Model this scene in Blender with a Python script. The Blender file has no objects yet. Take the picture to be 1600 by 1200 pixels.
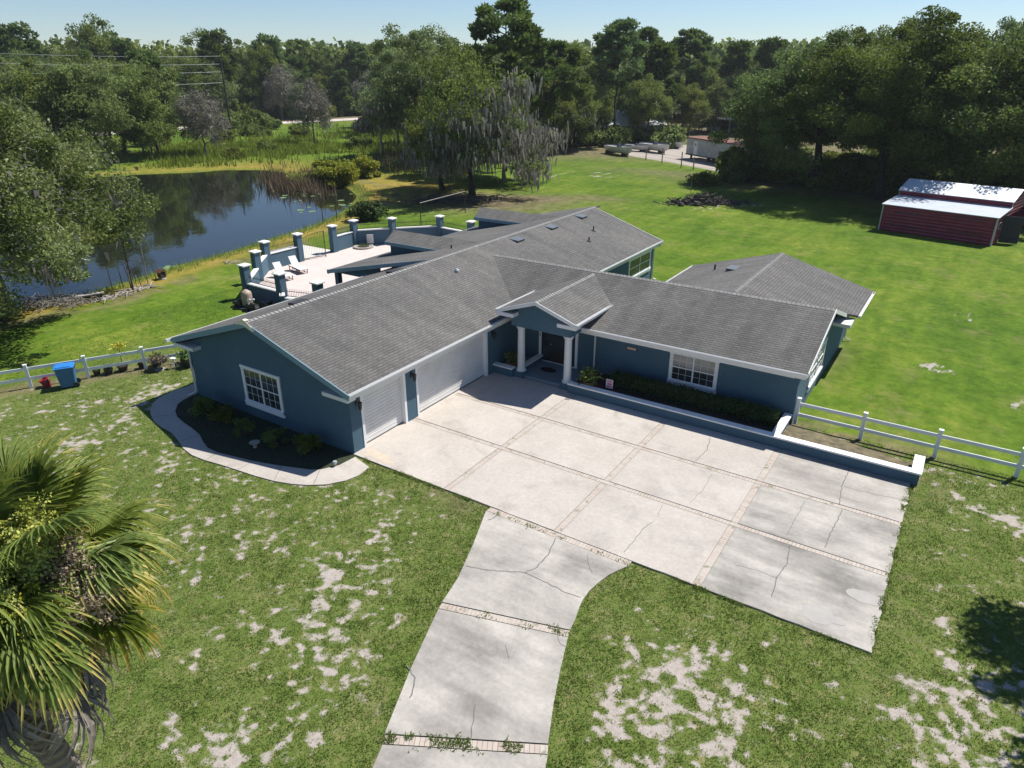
import bpy, math, random
import numpy as np
from math import sin, cos, pi, radians, sqrt, atan2
from mathutils import Vector, Matrix

C = bpy.context.scene.collection
scene = bpy.context.scene

# ------------------------------------------------------------------ camera, sky, sun, exposure
CAM = np.array([17.742, -16.026, 13.479]); YAW = 0.57941; PITCH = 0.42609; FPX = 1078.06
cd = bpy.data.cameras.new('camera'); cam = bpy.data.objects.new('camera', cd); C.objects.link(cam)
cam.location = CAM; cam.rotation_euler = (pi/2-PITCH, 0, YAW)
cd.sensor_width = 36; cd.lens = FPX/1600*36; cd.clip_start = 0.1; cd.clip_end = 5000
scene.camera = cam
SUNV = Vector((0.295, 0.633, 1.0)).normalized()
w = bpy.data.worlds.new("World"); scene.world = w; w.use_nodes = True
nt = w.node_tree; bg = nt.nodes['Background']
sky = nt.nodes.new('ShaderNodeTexSky'); sky.sky_type = 'NISHITA'; sky.sun_disc = False
sky.sun_elevation = math.asin(SUNV.z); sky.sun_rotation = atan2(SUNV.x, SUNV.y)
sky.altitude = 0; sky.air_density = 1.0; sky.dust_density = 0.0; sky.ozone_density = 3.0
tn = nt.nodes.new('ShaderNodeMix'); tn.data_type = 'RGBA'; tn.blend_type = 'MULTIPLY'; tn.inputs[0].default_value = 1.0
tn.inputs[7].default_value = (0.93, 1.0, 1.13, 1.0); nt.links.new(sky.outputs[0], tn.inputs[6]); nt.links.new(tn.outputs[2], bg.inputs[0]); bg.inputs[1].default_value = 0.070
sl = bpy.data.lights.new('sun', 'SUN'); so = bpy.data.objects.new('sun', sl); C.objects.link(so)
sl.energy = 5.0; sl.angle = radians(0.53); sl.color = (1.0, 0.965, 0.90)
so.rotation_euler = SUNV.to_track_quat('Z', 'Y').to_euler()
scene.view_settings.view_transform = 'Standard'; scene.view_settings.look = 'None'
scene.view_settings.exposure = 0.5; scene.view_settings.gamma = 1.0
scene.render.engine = 'CYCLES'

# ------------------------------------------------------------------ survey helpers (photo pixel -> ground point)
_rt = np.array([cos(YAW), sin(YAW), 0]); _fw = np.array([-sin(YAW)*cos(PITCH), cos(YAW)*cos(PITCH), -sin(PITCH)])
_up = np.cross(_rt, _fw)
def ray(u, v): return _rt*(u-800)/FPX - _up*(v-600)/FPX + _fw
def gp(u, v, z=0.0):
    d = ray(u, v); t = (z-CAM[2])/d[2]; p = CAM+t*d; return (float(p[0]), float(p[1]), z)
def bear(u, dist, z=0.0):
    d = ray(u, 111.0); d = d[:2]/np.hypot(*d[:2]); return (float(CAM[0]+d[0]*dist), float(CAM[1]+d[1]*dist), z)
def col(h, s=1.0):
    h = h.lstrip('#'); r = [int(h[i:i+2], 16)/255 for i in (0, 2, 4)]
    return tuple([((c/12.92) if c <= .04045 else ((c+.055)/1.055)**2.4)*s for c in r]+[1.0])

# ------------------------------------------------------------------ mesh builder
class MB:
    def __init__(s): s.v = []; s.f = []; s.uv = []; s.sm = False
    def add(s, vs, fs, uvs=None):
        b = len(s.v); s.v += [tuple(p) for p in vs]
        for i, f in enumerate(fs):
            s.f.append(tuple(b+k for k in f)); s.uv.append(uvs[i] if uvs else None)
        return s
    def box(s, x0, x1, y0, y1, z0, z1):
        vs = [(x0,y0,z0),(x1,y0,z0),(x1,y1,z0),(x0,y1,z0),(x0,y0,z1),(x1,y0,z1),(x1,y1,z1),(x0,y1,z1)]
        return s.add(vs, [(0,3,2,1),(4,5,6,7),(0,1,5,4),(1,2,6,5),(2,3,7,6),(3,0,4,7)])
    def obox(s, o, d, l, wd, z0, z1, w0=None):
        # box along ground direction d from o, length l, width wd to the left (w0 = start offset)
        d = Vector((d[0], d[1], 0)).normalized(); n = Vector((-d.y, d.x, 0)); o = Vector((o[0], o[1], 0))
        if w0 is None: w0 = -wd/2
        P = [o+n*w0, o+d*l+n*w0, o+d*l+n*(w0+wd), o+n*(w0+wd)]
        vs = [(p.x,p.y,z0) for p in P]+[(p.x,p.y,z1) for p in P]
        return s.add(vs, [(0,3,2,1),(4,5,6,7),(0,1,5,4),(1,2,6,5),(2,3,7,6),(3,0,4,7)])
    def prism(s, poly, z0, z1):
        n = len(poly); vs = [(p[0],p[1],z0) for p in poly]+[(p[0],p[1],z1) for p in poly]
        return s.add(vs, [tuple(range(n))[::-1], tuple(range(n, 2*n))]+[(i,(i+1)%n,n+(i+1)%n,n+i) for i in range(n)])
    def solid(s, poly, off):
        # planar 3-d polygon extruded by vector off
        n = len(poly); off = Vector(off); vs = [tuple(p) for p in poly]+[tuple(Vector(p)+off) for p in poly]
        return s.add(vs, [tuple(range(n)), tuple(range(n, 2*n))[::-1]]+[(i,n+i,n+(i+1)%n,(i+1)%n) for i in range(n)])
    def roof(s, poly, th=0.1, along=(1,0,0)):
        # roof plane slab with uv (metres along the eave, metres up the slope)
        P = [Vector(p) for p in poly]; nrm = (P[1]-P[0]).cross(P[2]-P[0]).normalized()
        if nrm.z < 0: P.reverse(); nrm = -nrm
        a = Vector(along).normalized(); b = nrm.cross(a).normalized()
        if b.z < 0: b = -b
        n = len(P); vs = P+[p-Vector((0,0,th)) for p in P]
        uv = [(p.dot(a), p.dot(b)) for p in P]
        fs = [tuple(range(n)), tuple(range(2*n-1, n-1, -1))]; uvs = [uv, uv[::-1]]
        for i in range(n):
            j = (i+1) % n; fs.append((i, n+i, n+j, j)); uvs.append([uv[i], uv[i], uv[j], uv[j]])
        return s.add(vs, fs, uvs)
    def tube(s, pts, rad, n=6, cap=True):
        pts = [Vector(p) for p in pts]; rad = rad if hasattr(rad, '__len__') else [rad]*len(pts)
        b = len(s.v); m = len(pts); ref = None
        for i, p in enumerate(pts):
            t = (pts[min(i+1, m-1)]-pts[max(i-1, 0)])
            t = t.normalized() if t.length > 1e-9 else Vector((0,0,1))
            if ref is None: ref = Vector((1,0,0)) if abs(t.x) < .8 else Vector((0,1,0))
            a = (ref - t*ref.dot(t)).normalized(); c = t.cross(a); ref = a
            for k in range(n):
                q = p+(a*cos(2*pi*k/n)+c*sin(2*pi*k/n))*rad[i]; s.v.append(tuple(q))
        for i in range(m-1):
            for k in range(n):
                s.f.append((b+i*n+k, b+i*n+(k+1)%n, b+(i+1)*n+(k+1)%n, b+(i+1)*n+k)); s.uv.append(None)
        if cap:
            s.f.append(tuple(b+k for k in range(n))[::-1]); s.uv.append(None)
            s.f.append(tuple(b+(m-1)*n+k for k in range(n))); s.uv.append(None)
        return s
    def lathe(s, prof, c=(0,0,0), n=20):
        b = len(s.v)
        for r, z in prof:
            for k in range(n): s.v.append((c[0]+r*cos(2*pi*k/n), c[1]+r*sin(2*pi*k/n), c[2]+z))
        for i in range(len(prof)-1):
            for k in range(n):
                s.f.append((b+i*n+k, b+i*n+(k+1)%n, b+(i+1)*n+(k+1)%n, b+(i+1)*n+k)); s.uv.append(None)
        s.f.append(tuple(b+k for k in range(n))[::-1]); s.uv.append(None)
        s.f.append(tuple(b+(len(prof)-1)*n+k for k in range(n))); s.uv.append(None)
        return s
    def build(s, name, mat, parent=None, bevel=0, smooth=False):
        me = bpy.data.meshes.new(name); me.from_pydata(s.v, [], s.f)
        if any(u is not None for u in s.uv):
            uvl = me.uv_layers.new(name='UVMap'); k = 0
            for fi, f in enumerate(s.f):
                u = s.uv[fi]
                for j in range(len(f)):
                    uvl.data[k].uv = u[j] if u is not None else (0, 0); k += 1
        if mat: me.materials.append(mat)
        if smooth:
            for p in me.polygons: p.use_smooth = True
        me.update()
        o = bpy.data.objects.new(name, me); C.objects.link(o)
        if bevel:
            m = o.modifiers.new('bevel', 'BEVEL'); m.width = bevel; m.segments = 2; m.limit_method = 'ANGLE'
        if parent is not None: attach(o, parent)
        return o
def wmat(o):
    M = o.matrix_basis.copy()
    if o.parent is not None: M = wmat(o.parent) @ o.matrix_parent_inverse @ M
    return M
def attach(o, p):
    o.parent = p; o.matrix_parent_inverse = wmat(p).inverted()
def tag(o, label=None, cat=None, group=None, kind=None):
    if label: o['label'] = label
    if cat: o['category'] = cat
    if group: o['group'] = group
    if kind: o['kind'] = kind
    return o
def thing(name, loc, label, cat, group=None, rz=0):
    o = bpy.data.objects.new(name, None); C.objects.link(o); o.location = loc; o.rotation_euler = (0,0,rz)
    o.empty_display_size = .2
    return tag(o, label, cat, group)
KIDS = {}
def copy_tree(o, parent=None):
    c = o.copy(); C.objects.link(c)
    if parent is not None: c.parent = parent
    for ch in list(o.children): copy_tree(ch, c)
    return c
def dup(root, loc, rz=0.0, scale=1.0, label=None, group=None):
    c = copy_tree(root); c.location = loc; c.rotation_euler = (0,0,rz)
    c.scale = (scale,)*3 if not hasattr(scale, '__len__') else scale
    if label: c['label'] = label
    if group: c['group'] = group
    return c
def np_mesh(name, verts, nper, mat, attrs=None, smooth=False):
    # verts: (F*nper,3) independent polygons
    verts = np.asarray(verts, dtype=np.float32).reshape(-1, 3); F = len(verts)//nper
    me = bpy.data.meshes.new(name); me.vertices.add(F*nper); me.vertices.foreach_set('co', verts.ravel())
    me.loops.add(F*nper); me.loops.foreach_set('vertex_index', np.arange(F*nper, dtype=np.int32))
    me.polygons.add(F); me.polygons.foreach_set('loop_start', np.arange(F, dtype=np.int32)*nper)
    try: me.polygons.foreach_set('loop_total', np.full(F, nper, dtype=np.int32))
    except Exception: pass
    for k, a in (attrs or {}).items():
        at = me.attributes.new(k, 'FLOAT', 'FACE'); at.data.foreach_set('value', np.asarray(a, dtype=np.float32))
    me.materials.append(mat); me.update(calc_edges=True)
    return me
def link_mesh(name, me, parent=None):
    o = bpy.data.objects.new(name, me); C.objects.link(o)
    if parent is not None: attach(o, parent)
    return o

# ------------------------------------------------------------------ value noise
def vnoise(x, y, sc, seed=0):
    x = np.asarray(x, float)/sc+seed*17.37; y = np.asarray(y, float)/sc-seed*9.71
    xi = np.floor(x).astype(np.int64); yi = np.floor(y).astype(np.int64); fx = x-xi; fy = y-yi
    fx = fx*fx*(3-2*fx); fy = fy*fy*(3-2*fy)
    def h(a, b):
        n = (a*374761393+b*668265263+seed*974711) & 0x7fffffff
        n = ((n ^ (n >> 13))*1274126177) & 0x7fffffff
        return ((n ^ (n >> 16)) & 0xffff)/65535.0
    return (h(xi,yi)*(1-fx)+h(xi+1,yi)*fx)*(1-fy)+(h(xi,yi+1)*(1-fx)+h(xi+1,yi+1)*fx)*fy
def fbm(x, y, sc, seed=0, o=4):
    r = 0; a = 1; t = 0
    for i in range(o):
        r = r+a*vnoise(x, y, sc/2**i, seed+i); t += a; a *= .55
    return r/t

# ------------------------------------------------------------------ materials
def mat(name):
    m = bpy.data.materials.new(name); m.use_nodes = True; t = m.node_tree
    return m, t, t.nodes['Principled BSDF']
def nd(t, ty, **kw):
    n = t.nodes.new(ty)
    for k, v in kw.items():
        if k.startswith('i_'):
            key = k[2:]; key = int(key) if key.isdigit() else key.replace('_', ' ')
            n.inputs[key].default_value = v
        else: setattr(n, k, v)
    return n
def noise(t, vec, scale, detail=4, rough=.55, dist=0.0):
    n = nd(t, 'ShaderNodeTexNoise'); n.inputs['Scale'].default_value = scale; n.inputs['Detail'].default_value = detail
    n.inputs['Roughness'].default_value = rough; n.inputs['Distortion'].default_value = dist
    if vec is not None: t.links.new(vec, n.inputs['Vector'])
    return n.outputs['Fac']
def ramp(t, fac, stops):
    r = nd(t, 'ShaderNodeValToRGB'); e = r.color_ramp.elements
    while len(e) < len(stops): e.new(0.5)
    for i, (p, c) in enumerate(stops):
        e[i].position = p; e[i].color = c if len(c) == 4 else (*c, 1)
    t.links.new(fac, r.inputs[0]); return r.outputs[0]
def mix(t, f, a, b, mode='MIX'):
    m = nd(t, 'ShaderNodeMix'); m.data_type = 'RGBA'; m.blend_type = mode
    for sock, v in ((m.inputs[0], f), (m.inputs[6], a), (m.inputs[7], b)):
        if isinstance(v, bpy.types.NodeSocket): t.links.new(v, sock)
        else: sock.default_value = v
    return m.outputs[2]
def mth(t, op, a, b=0.0, c=0.0, clamp=False):
    m = nd(t, 'ShaderNodeMath', operation=op); m.use_clamp = clamp
    for i, v in enumerate((a, b, c)):
        if isinstance(v, bpy.types.NodeSocket): t.links.new(v, m.inputs[i])
        else: m.inputs[i].default_value = v
    return m.outputs[0]
def bump(t, h, strength=.3, dist=.02):
    b = nd(t, 'ShaderNodeBump'); b.inputs['Strength'].default_value = strength; b.inputs['Distance'].default_value = dist
    t.links.new(h, b.inputs['Height']); return b.outputs[0]
def objco(t): return nd(t, 'ShaderNodeNewGeometry').outputs['Position']
G = (1,1,1,1)
def simple(name, c, rough=.6, var=.12, scale=6, bmp=0.0, bscale=80, metal=0.0, dirt=None, spec=None):
    m, t, b = mat(name); P = nd(t, 'ShaderNodeTexCoord').outputs['Object']
    n = noise(t, P, scale, 5)
    lo = tuple([x*(1-var) for x in c[:3]]+[1]); hi = tuple([min(1, x*(1+var)) for x in c[:3]]+[1])
    cc = ramp(t, n, [(.3, lo), (.7, hi)])
    if dirt:
        cc = mix(t, ramp(t, noise(t, P, scale*.35, 6, .7), [(.52, (0,0,0,1)), (.75, (.7,.7,.7,1))]), cc, dirt)
    t.links.new(cc, b.inputs['Base Color']); b.inputs['Roughness'].default_value = rough; b.inputs['Metallic'].default_value = metal
    if spec is not None: b.inputs['Specular IOR Level'].default_value = spec
    if bmp: t.links.new(bump(t, noise(t, P, bscale, 3), bmp, .01), b.inputs['Normal'])
    return m
M = {}
M['stucco'] = simple('blue_stucco', col('#446070'), .9, .05, 1.2, .35, 90, dirt=col('#566f7c'))
M['stucco_trim'] = simple('blue_trim_paint', col('#74909d'), .7, .05, 2)
M['white'] = simple('white_paint', (.68,.68,.67,1), .5, .04, 3, dirt=(.6,.59,.56,1))
M['doorpaint'] = simple('cream_door_paint', (.66,.65,.63,1), .5, .05, 2, dirt=(.52,.5,.47,1))
M['vinyl'] = simple('white_vinyl', (.76,.77,.78,1), .35, .04, 2)
M['cap'] = simple('white_cap', (.78,.77,.74,1), .6, .05, 4, dirt=(.55,.54,.5,1))
M['dark'] = simple('black_metal', (.018,.018,.02,1), .45, .2, 5)
M['charcoal'] = simple('charcoal', (.03,.03,.033,1), .7, .2, 5)
M['wood_dark'] = simple('dark_wood', (.03,.018,.012,1), .5, .3, 9)
M['terracotta'] = simple('terracotta', (.33,.16,.07,1), .8, .15, 9)
M['black_pot'] = simple('black_plastic_pot', (.02,.02,.02,1), .5, .3, 9)
M['red_pot'] = simple('red_plastic', (.26,.02,.03,1), .5, .2, 9)
M['bin'] = simple('blue_bin_plastic', (.035,.13,.27,1), .5, .12, 3, dirt=(.05,.15,.25,1))
M['binlid'] = simple('blue_lid_plastic', (.03,.19,.52,1), .45, .12, 3)
M['rust'] = simple('rusty_brown', (.17,.07,.05,1), .8, .3, 2)
M['tan'] = simple('tan_plastic', (.36,.28,.22,1), .6, .15, 9)
M['galv'] = simple('galvanised', (.42,.44,.46,1), .4, .1, 2, metal=.3)
M['creosote'] = simple('dark_timber', (.05,.04,.032,1), .9, .3, 5)
M['palewood'] = simple('weathered_wood', (.33,.30,.27,1), .9, .25, 5)
M['wire'] = simple('wire_aluminium', (.22,.23,.25,1), .4, .05, 1, metal=.2)
M['gravel'] = simple('white_gravel', (.32,.34,.37,1), .9, .5, 40, .8, 60)
M['mulch'] = simple('dark_mulch', (.035,.028,.02,1), .95, .5, 30, .8, 60)
M['mat'] = simple('doormat_fibre', (.02,.02,.02,1), .95, .4, 60)
M['porchfloor'] = simple('grey_blue_floor_paint', col('#72818c'), .6, .08, 2)
M['sling'] = simple('pale_sling_fabric', (.62,.62,.62,1), .8, .05, 9)
M['frame_brown'] = simple('brown_metal', (.05,.03,.03,1), .5, .2, 9)
M['mobile'] = simple('weathered_siding', (.50,.52,.52,1), .7, .18, .8, dirt=(.28,.27,.26,1))
M['hull'] = simple('boat_gelcoat', (.66,.66,.63,1), .3, .08, 1, dirt=(.45,.42,.36,1))
M['canvas'] = simple('dark_canvas', (.04,.05,.08,1), .8, .2, 2)
M['lot'] = simple('pale_sand', (.52,.46,.42,1), .95, .12, .4, .3, 12)
M['carpaint'] = simple('dark_car_paint', (.02,.022,.03,1), .2, .1, 1)
M['curtain'] = simple('pale_curtain', (.30,.29,.27,1), .8, .2, 5)
M['bark'] = simple('bark', (.09,.075,.06,1), .95, .35, 3, .8, 14)
M['barkgrey'] = simple('grey_bark', (.20,.18,.165,1), .95, .3, 3, .6, 14)
M['barkdark'] = simple('dark_bark', (.035,.028,.024,1), .95, .35, 3, .8, 14)
M['debris'] = simple('charred_brush', (.06,.05,.045,1), .95, .7, 3, .8, 10)
M['lily'] = simple('lily_leaf', (.16,.24,.10,1), .5, .2, 3)
M['flower_red'] = simple('red_flower', (.35,.01,.03,1), .7, .3, 3)

def glass_mat(name, c=(.02,.025,.03,1), r=.06):
    m, t, b = mat(name); P = objco(t)
    cc = ramp(t, noise(t, P, 1.5, 3), [(.35, c), (.7, tuple([x*2.2 for x in c[:3]]+[1]))])
    t.links.new(cc, b.inputs['Base Color']); b.inputs['Roughness'].default_value = r; b.inputs['Specular IOR Level'].default_value = .8
    return m
M['glass'] = glass_mat('dark_glass'); M['glass_blind'] = glass_mat('glass_over_blind', (.13,.13,.125,1), .12)

def shingle():
    m, t, b = mat('asphalt_shingle'); uv = nd(t, 'ShaderNodeUVMap').outputs[0]; P = objco(t)
    br = nd(t, 'ShaderNodeTexBrick'); t.links.new(uv, br.inputs['Vector'])
    br.inputs['Scale'].default_value = 1.0; br.inputs['Brick Width'].default_value = .30; br.inputs['Row Height'].default_value = .145
    br.inputs['Mortar Size'].default_value = .018; br.inputs['Mortar Smooth'].default_value = .4; br.inputs['Bias'].default_value = -.1
    br.offset = .5; br.squash = 1.0
    br.inputs['Color1'].default_value = (.092,.088,.083,1); br.inputs['Color2'].default_value = (.142,.136,.128,1); br.inputs['Mortar'].default_value = (.06,.06,.058,1)
    sp = nd(t, 'ShaderNodeSeparateXYZ'); t.links.new(uv, sp.inputs[0])
    # butt edge shadow line of every course
    row = mth(t, 'FRACT', mth(t, 'DIVIDE', sp.outputs[1], .145))
    c = mix(t, .35, br.outputs[0], ramp(t, noise(t, P, 14, 3), [(.3, (.075,.073,.069,1)), (.7, (.172,.165,.156,1))]))
    # weathering: big soft patches and streaks running down the slope
    cm = nd(t, 'ShaderNodeCombineXYZ'); t.links.new(mth(t, 'MULTIPLY', sp.outputs[0], 1.4), cm.inputs[0]); t.links.new(mth(t, 'MULTIPLY', sp.outputs[1], .22), cm.inputs[1])
    st = ramp(t, noise(t, cm.outputs[0], 1.0, 5, .65), [(.36, (.80,.80,.80,1)), (.60, (1.08,1.07,1.06,1))])
    bigp = ramp(t, noise(t, P, .18, 4, .6), [(.35, (.84,.84,.85,1)), (.65, (1.14,1.13,1.12,1))])
    c = mix(t, 1.0, c, st, 'MULTIPLY'); c = mix(t, 1.0, c, bigp, 'MULTIPLY')
    grit = ramp(t, noise(t, P, 60, 2), [(.3, (.8,.8,.8,1)), (.7, (1.2,1.2,1.2,1))])
    c = mix(t, 1.0, c, grit, 'MULTIPLY')
    c = mix(t, 1.0, c, ramp(t, row, [(0.0, (.72,.72,.72,1)), (.16, (.80,.80,.80,1)), (.34, (1.04,1.04,1.03,1))]), 'MULTIPLY')
    t.links.new(c, b.inputs['Base Color']); b.inputs['Roughness'].default_value = .92
    h = mth(t, 'ADD', mth(t, 'MULTIPLY', mth(t, 'SUBTRACT', 1.0, row), .6), mth(t, 'MULTIPLY', br.outputs['Fac'], -.4))
    t.links.new(bump(t, h, .8, .02), b.inputs['Normal'])
    return m
M['shingle'] = shingle()
M['ridgecap'] = simple('ridge_shingle', (.23,.225,.215,1), .9, .25, 5, .4, 40)

def corrugated(name, c1, c2, axis='Z', sc=1.0, rough=.45, metal=.0, strength=1.0):
    m, t, b = mat(name); P = nd(t, 'ShaderNodeTexCoord').outputs['Object']
    wv = nd(t, 'ShaderNodeTexWave'); wv.bands_direction = axis; wv.inputs['Scale'].default_value = sc; t.links.new(P, wv.inputs['Vector'])
    c = ramp(t, noise(t, P, 1.3, 4), [(.3, c1), (.7, c2)])
    t.links.new(c, b.inputs['Base Color']); b.inputs['Roughness'].default_value = rough; b.inputs['Metallic'].default_value = metal
    t.links.new(bump(t, wv.outputs['Fac'], strength, .05), b.inputs['Normal'])
    return m
M['red_metal'] = corrugated('red_ribbed_metal', (.17,.016,.035,1), (.23,.026,.05,1), 'Z', 1.1, .4)
M['roof_metal'] = corrugated('galvanised_ribbed_roof', (.44,.49,.54,1), (.52,.56,.60,1), 'X', 3.2, .4, 0.0, .3)

def concrete(name='slab_concrete'):
    m, t, b = mat(name); P = objco(t)
    at = nd(t, 'ShaderNodeAttribute', attribute_name='tone'); tone = at.outputs['Fac']
    clean = ramp(t, noise(t, P, .5, 6, .6), [(.3, (.42,.375,.33,1)), (.7, (.505,.455,.405,1))])
    stain_f = noise(t, P, .45, 7, .62, .3)
    cm = nd(t, 'ShaderNodeMapping'); cm.inputs['Scale'].default_value = (.35, 1.6, 1); t.links.new(P, cm.inputs[0])
    stain_g = noise(t, cm.outputs[0], .9, 6, .6)
    s = mth(t, 'ADD', mth(t, 'MULTIPLY', stain_f, .6), mth(t, 'MULTIPLY', stain_g, .5))
    grey = ramp(t, s, [(.42, (.175,.165,.150,1)), (.53, (.30,.28,.25,1)), (.66, (.44,.41,.365,1))])
    oil = ramp(t, noise(t, P, .8, 5, .6, .6), [(.54, (0,0,0,1)), (.70, (.55,.55,.55,1))]); clean = mix(t, oil, clean, (.30,.265,.235,1))
    c = mix(t, tone, clean, grey)
    fine = ramp(t, noise(t, P, 9, 6, .7), [(.3, (.86,.86,.86,1)), (.7, (1.08,1.08,1.08,1))])
    c = mix(t, 1.0, c, fine, 'MULTIPLY')
    t.links.new(c, b.inputs['Base Color']); b.inputs['Roughness'].default_value = .9
    t.links.new(bump(t, noise(t, P, 60, 3), .15, .01), b.inputs['Normal'])
    return m
M['concrete'] = concrete()
M['crack'] = simple('dark_crack', (.14,.14,.13,1), .95, .3, 8)
M['cleanspot'] = simple('clean_concrete_spot', (.355,.335,.31,1), .95, .06, 3)
M['ruststain'] = simple('tan_stain', (.52,.42,.29,1), .95, .1, 3)
def brickmat():
    m, t, b = mat('paver_brick'); uv = nd(t, 'ShaderNodeUVMap').outputs[0]; P = objco(t)
    br = nd(t, 'ShaderNodeTexBrick'); t.links.new(uv, br.inputs['Vector']); br.offset = 0.0
    br.inputs['Scale'].default_value = 1.0; br.inputs['Brick Width'].default_value = .115; br.inputs['Row Height'].default_value = .5
    br.inputs['Mortar Size'].default_value = .011; br.inputs['Mortar Smooth'].default_value = .2
    br.inputs['Color1'].default_value = (.38,.30,.245,1); br.inputs['Color2'].default_value = (.48,.42,.36,1); br.inputs['Mortar'].default_value = (.17,.13,.11,1)
    c = mix(t, ramp(t, noise(t, P, .9, 5), [(.35, (.15,.15,.15,1)), (.65, (.85,.85,.85,1))]), br.outputs[0], (.44,.39,.34,1))
    c = mix(t, ramp(t, noise(t, P, 3.5, 5, .7), [(.56, (0,0,0,1)), (.68, (.8,.8,.8,1))]), c, (.13,.13,.07,1))
    t.links.new(c, b.inputs['Base Color']); b.inputs['Roughness'].default_value = .9
    t.links.new(bump(t, br.outputs['Fac'], -.6, .01), b.inputs['Normal'])
    return m
M['brick'] = brickmat()

def leafmat(name, dark, light, tip=None, rough=.55, trans=.3):
    m, t, b = mat(name)
    a = nd(t, 'ShaderNodeAttribute', attribute_name='shade').outputs['Fac']
    oi = nd(t, 'ShaderNodeObjectInfo').outputs['Random']
    c = ramp(t, a, [(0.0, dark), (.75, light), (1.0, tip or light)])
    hs = nd(t, 'ShaderNodeHueSaturation'); t.links.new(c, hs.inputs['Color'])
    t.links.new(mth(t, 'MULTIPLY_ADD', oi, .026, .483), hs.inputs['Hue']); t.links.new(mth(t, 'MULTIPLY_ADD', oi, .40, .82), hs.inputs['Value'])
    t.links.new(mth(t, 'MULTIPLY_ADD', oi, -.22, 1.10), hs.inputs['Saturation'])
    t.links.new(hs.outputs[0], b.inputs['Base Color']); b.inputs['Roughness'].default_value = rough
    b.inputs['Specular IOR Level'].default_value = .16
    tr = nd(t, 'ShaderNodeBsdfTranslucent'); t.links.new(hs.outputs[0], tr.inputs[0])
    mx = nd(t, 'ShaderNodeMixShader'); mx.inputs[0].default_value = trans
    t.links.new(b.outputs[0], mx.inputs[1]); t.links.new(tr.outputs[0], mx.inputs[2])
    t.links.new(mx.outputs[0], t.nodes['Material Output'].inputs[0])
    return m
M['leaf_oak'] = leafmat('oak_leaf', (.075,.115,.022,1), (.205,.268,.056,1), (.32,.35,.11,1), trans=.46)
M['leaf_lite'] = leafmat('light_leaf', (.08,.115,.032,1), (.20,.26,.08,1), (.29,.33,.14,1), trans=.46)
M['leaf_pine'] = leafmat('pine_needle', (.055,.095,.022,1), (.140,.215,.050,1), (.22,.28,.09,1), trans=.38)
M['leaf_wood'] = leafmat('woodland_leaf', (.085,.125,.028,1), (.215,.270,.066,1), (.30,.34,.12,1), trans=.48)
M['leaf_near'] = leafmat('near_oak_leaf', (.10,.145,.045,1), (.25,.315,.11,1), (.46,.48,.30,1), .4, .42)
M['leaf_shade'] = leafmat('dense_oak_leaf', (.050,.085,.020,1), (.160,.230,.050,1), (.27,.34,.09,1), trans=.46)
M['leaf_bush'] = leafmat('bush_leaf', (.13,.17,.03,1), (.34,.39,.07,1), (.44,.46,.14,1), trans=.45)
M['leaf_hedge'] = leafmat('hedge_leaf', (.025,.045,.012,1), (.09,.14,.04,1), (.14,.19,.06,1))
M['leaf_pot'] = leafmat('potted_leaf', (.03,.07,.015,1), (.12,.22,.05,1), (.3,.35,.06,1))
M['leaf_yellow'] = leafmat('yellow_leaf', (.3,.3,.03,1), (.5,.5,.06,1), (.6,.6,.1,1))
M['moss'] = leafmat('spanish_moss', (.13,.12,.10,1), (.25,.235,.205,1), (.34,.32,.29,1), .9, .35)
M['twig'] = leafmat('grey_twig', (.15,.145,.11,1), (.30,.285,.225,1), (.40,.385,.32,1), .9, .1)
M['grassblade'] = leafmat('grass_blade', (.085,.135,.022,1), (.170,.240,.050,1), (.33,.33,.15,1), .7, .5)
M['reed'] = leafmat('reed_blade', (.10,.15,.03,1), (.24,.33,.06,1), (.34,.36,.12,1), .7, .4)
M['dryreed'] = leafmat('dry_reed', (.10,.08,.05,1), (.20,.15,.09,1), (.26,.2,.12,1), .8, .2)

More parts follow.
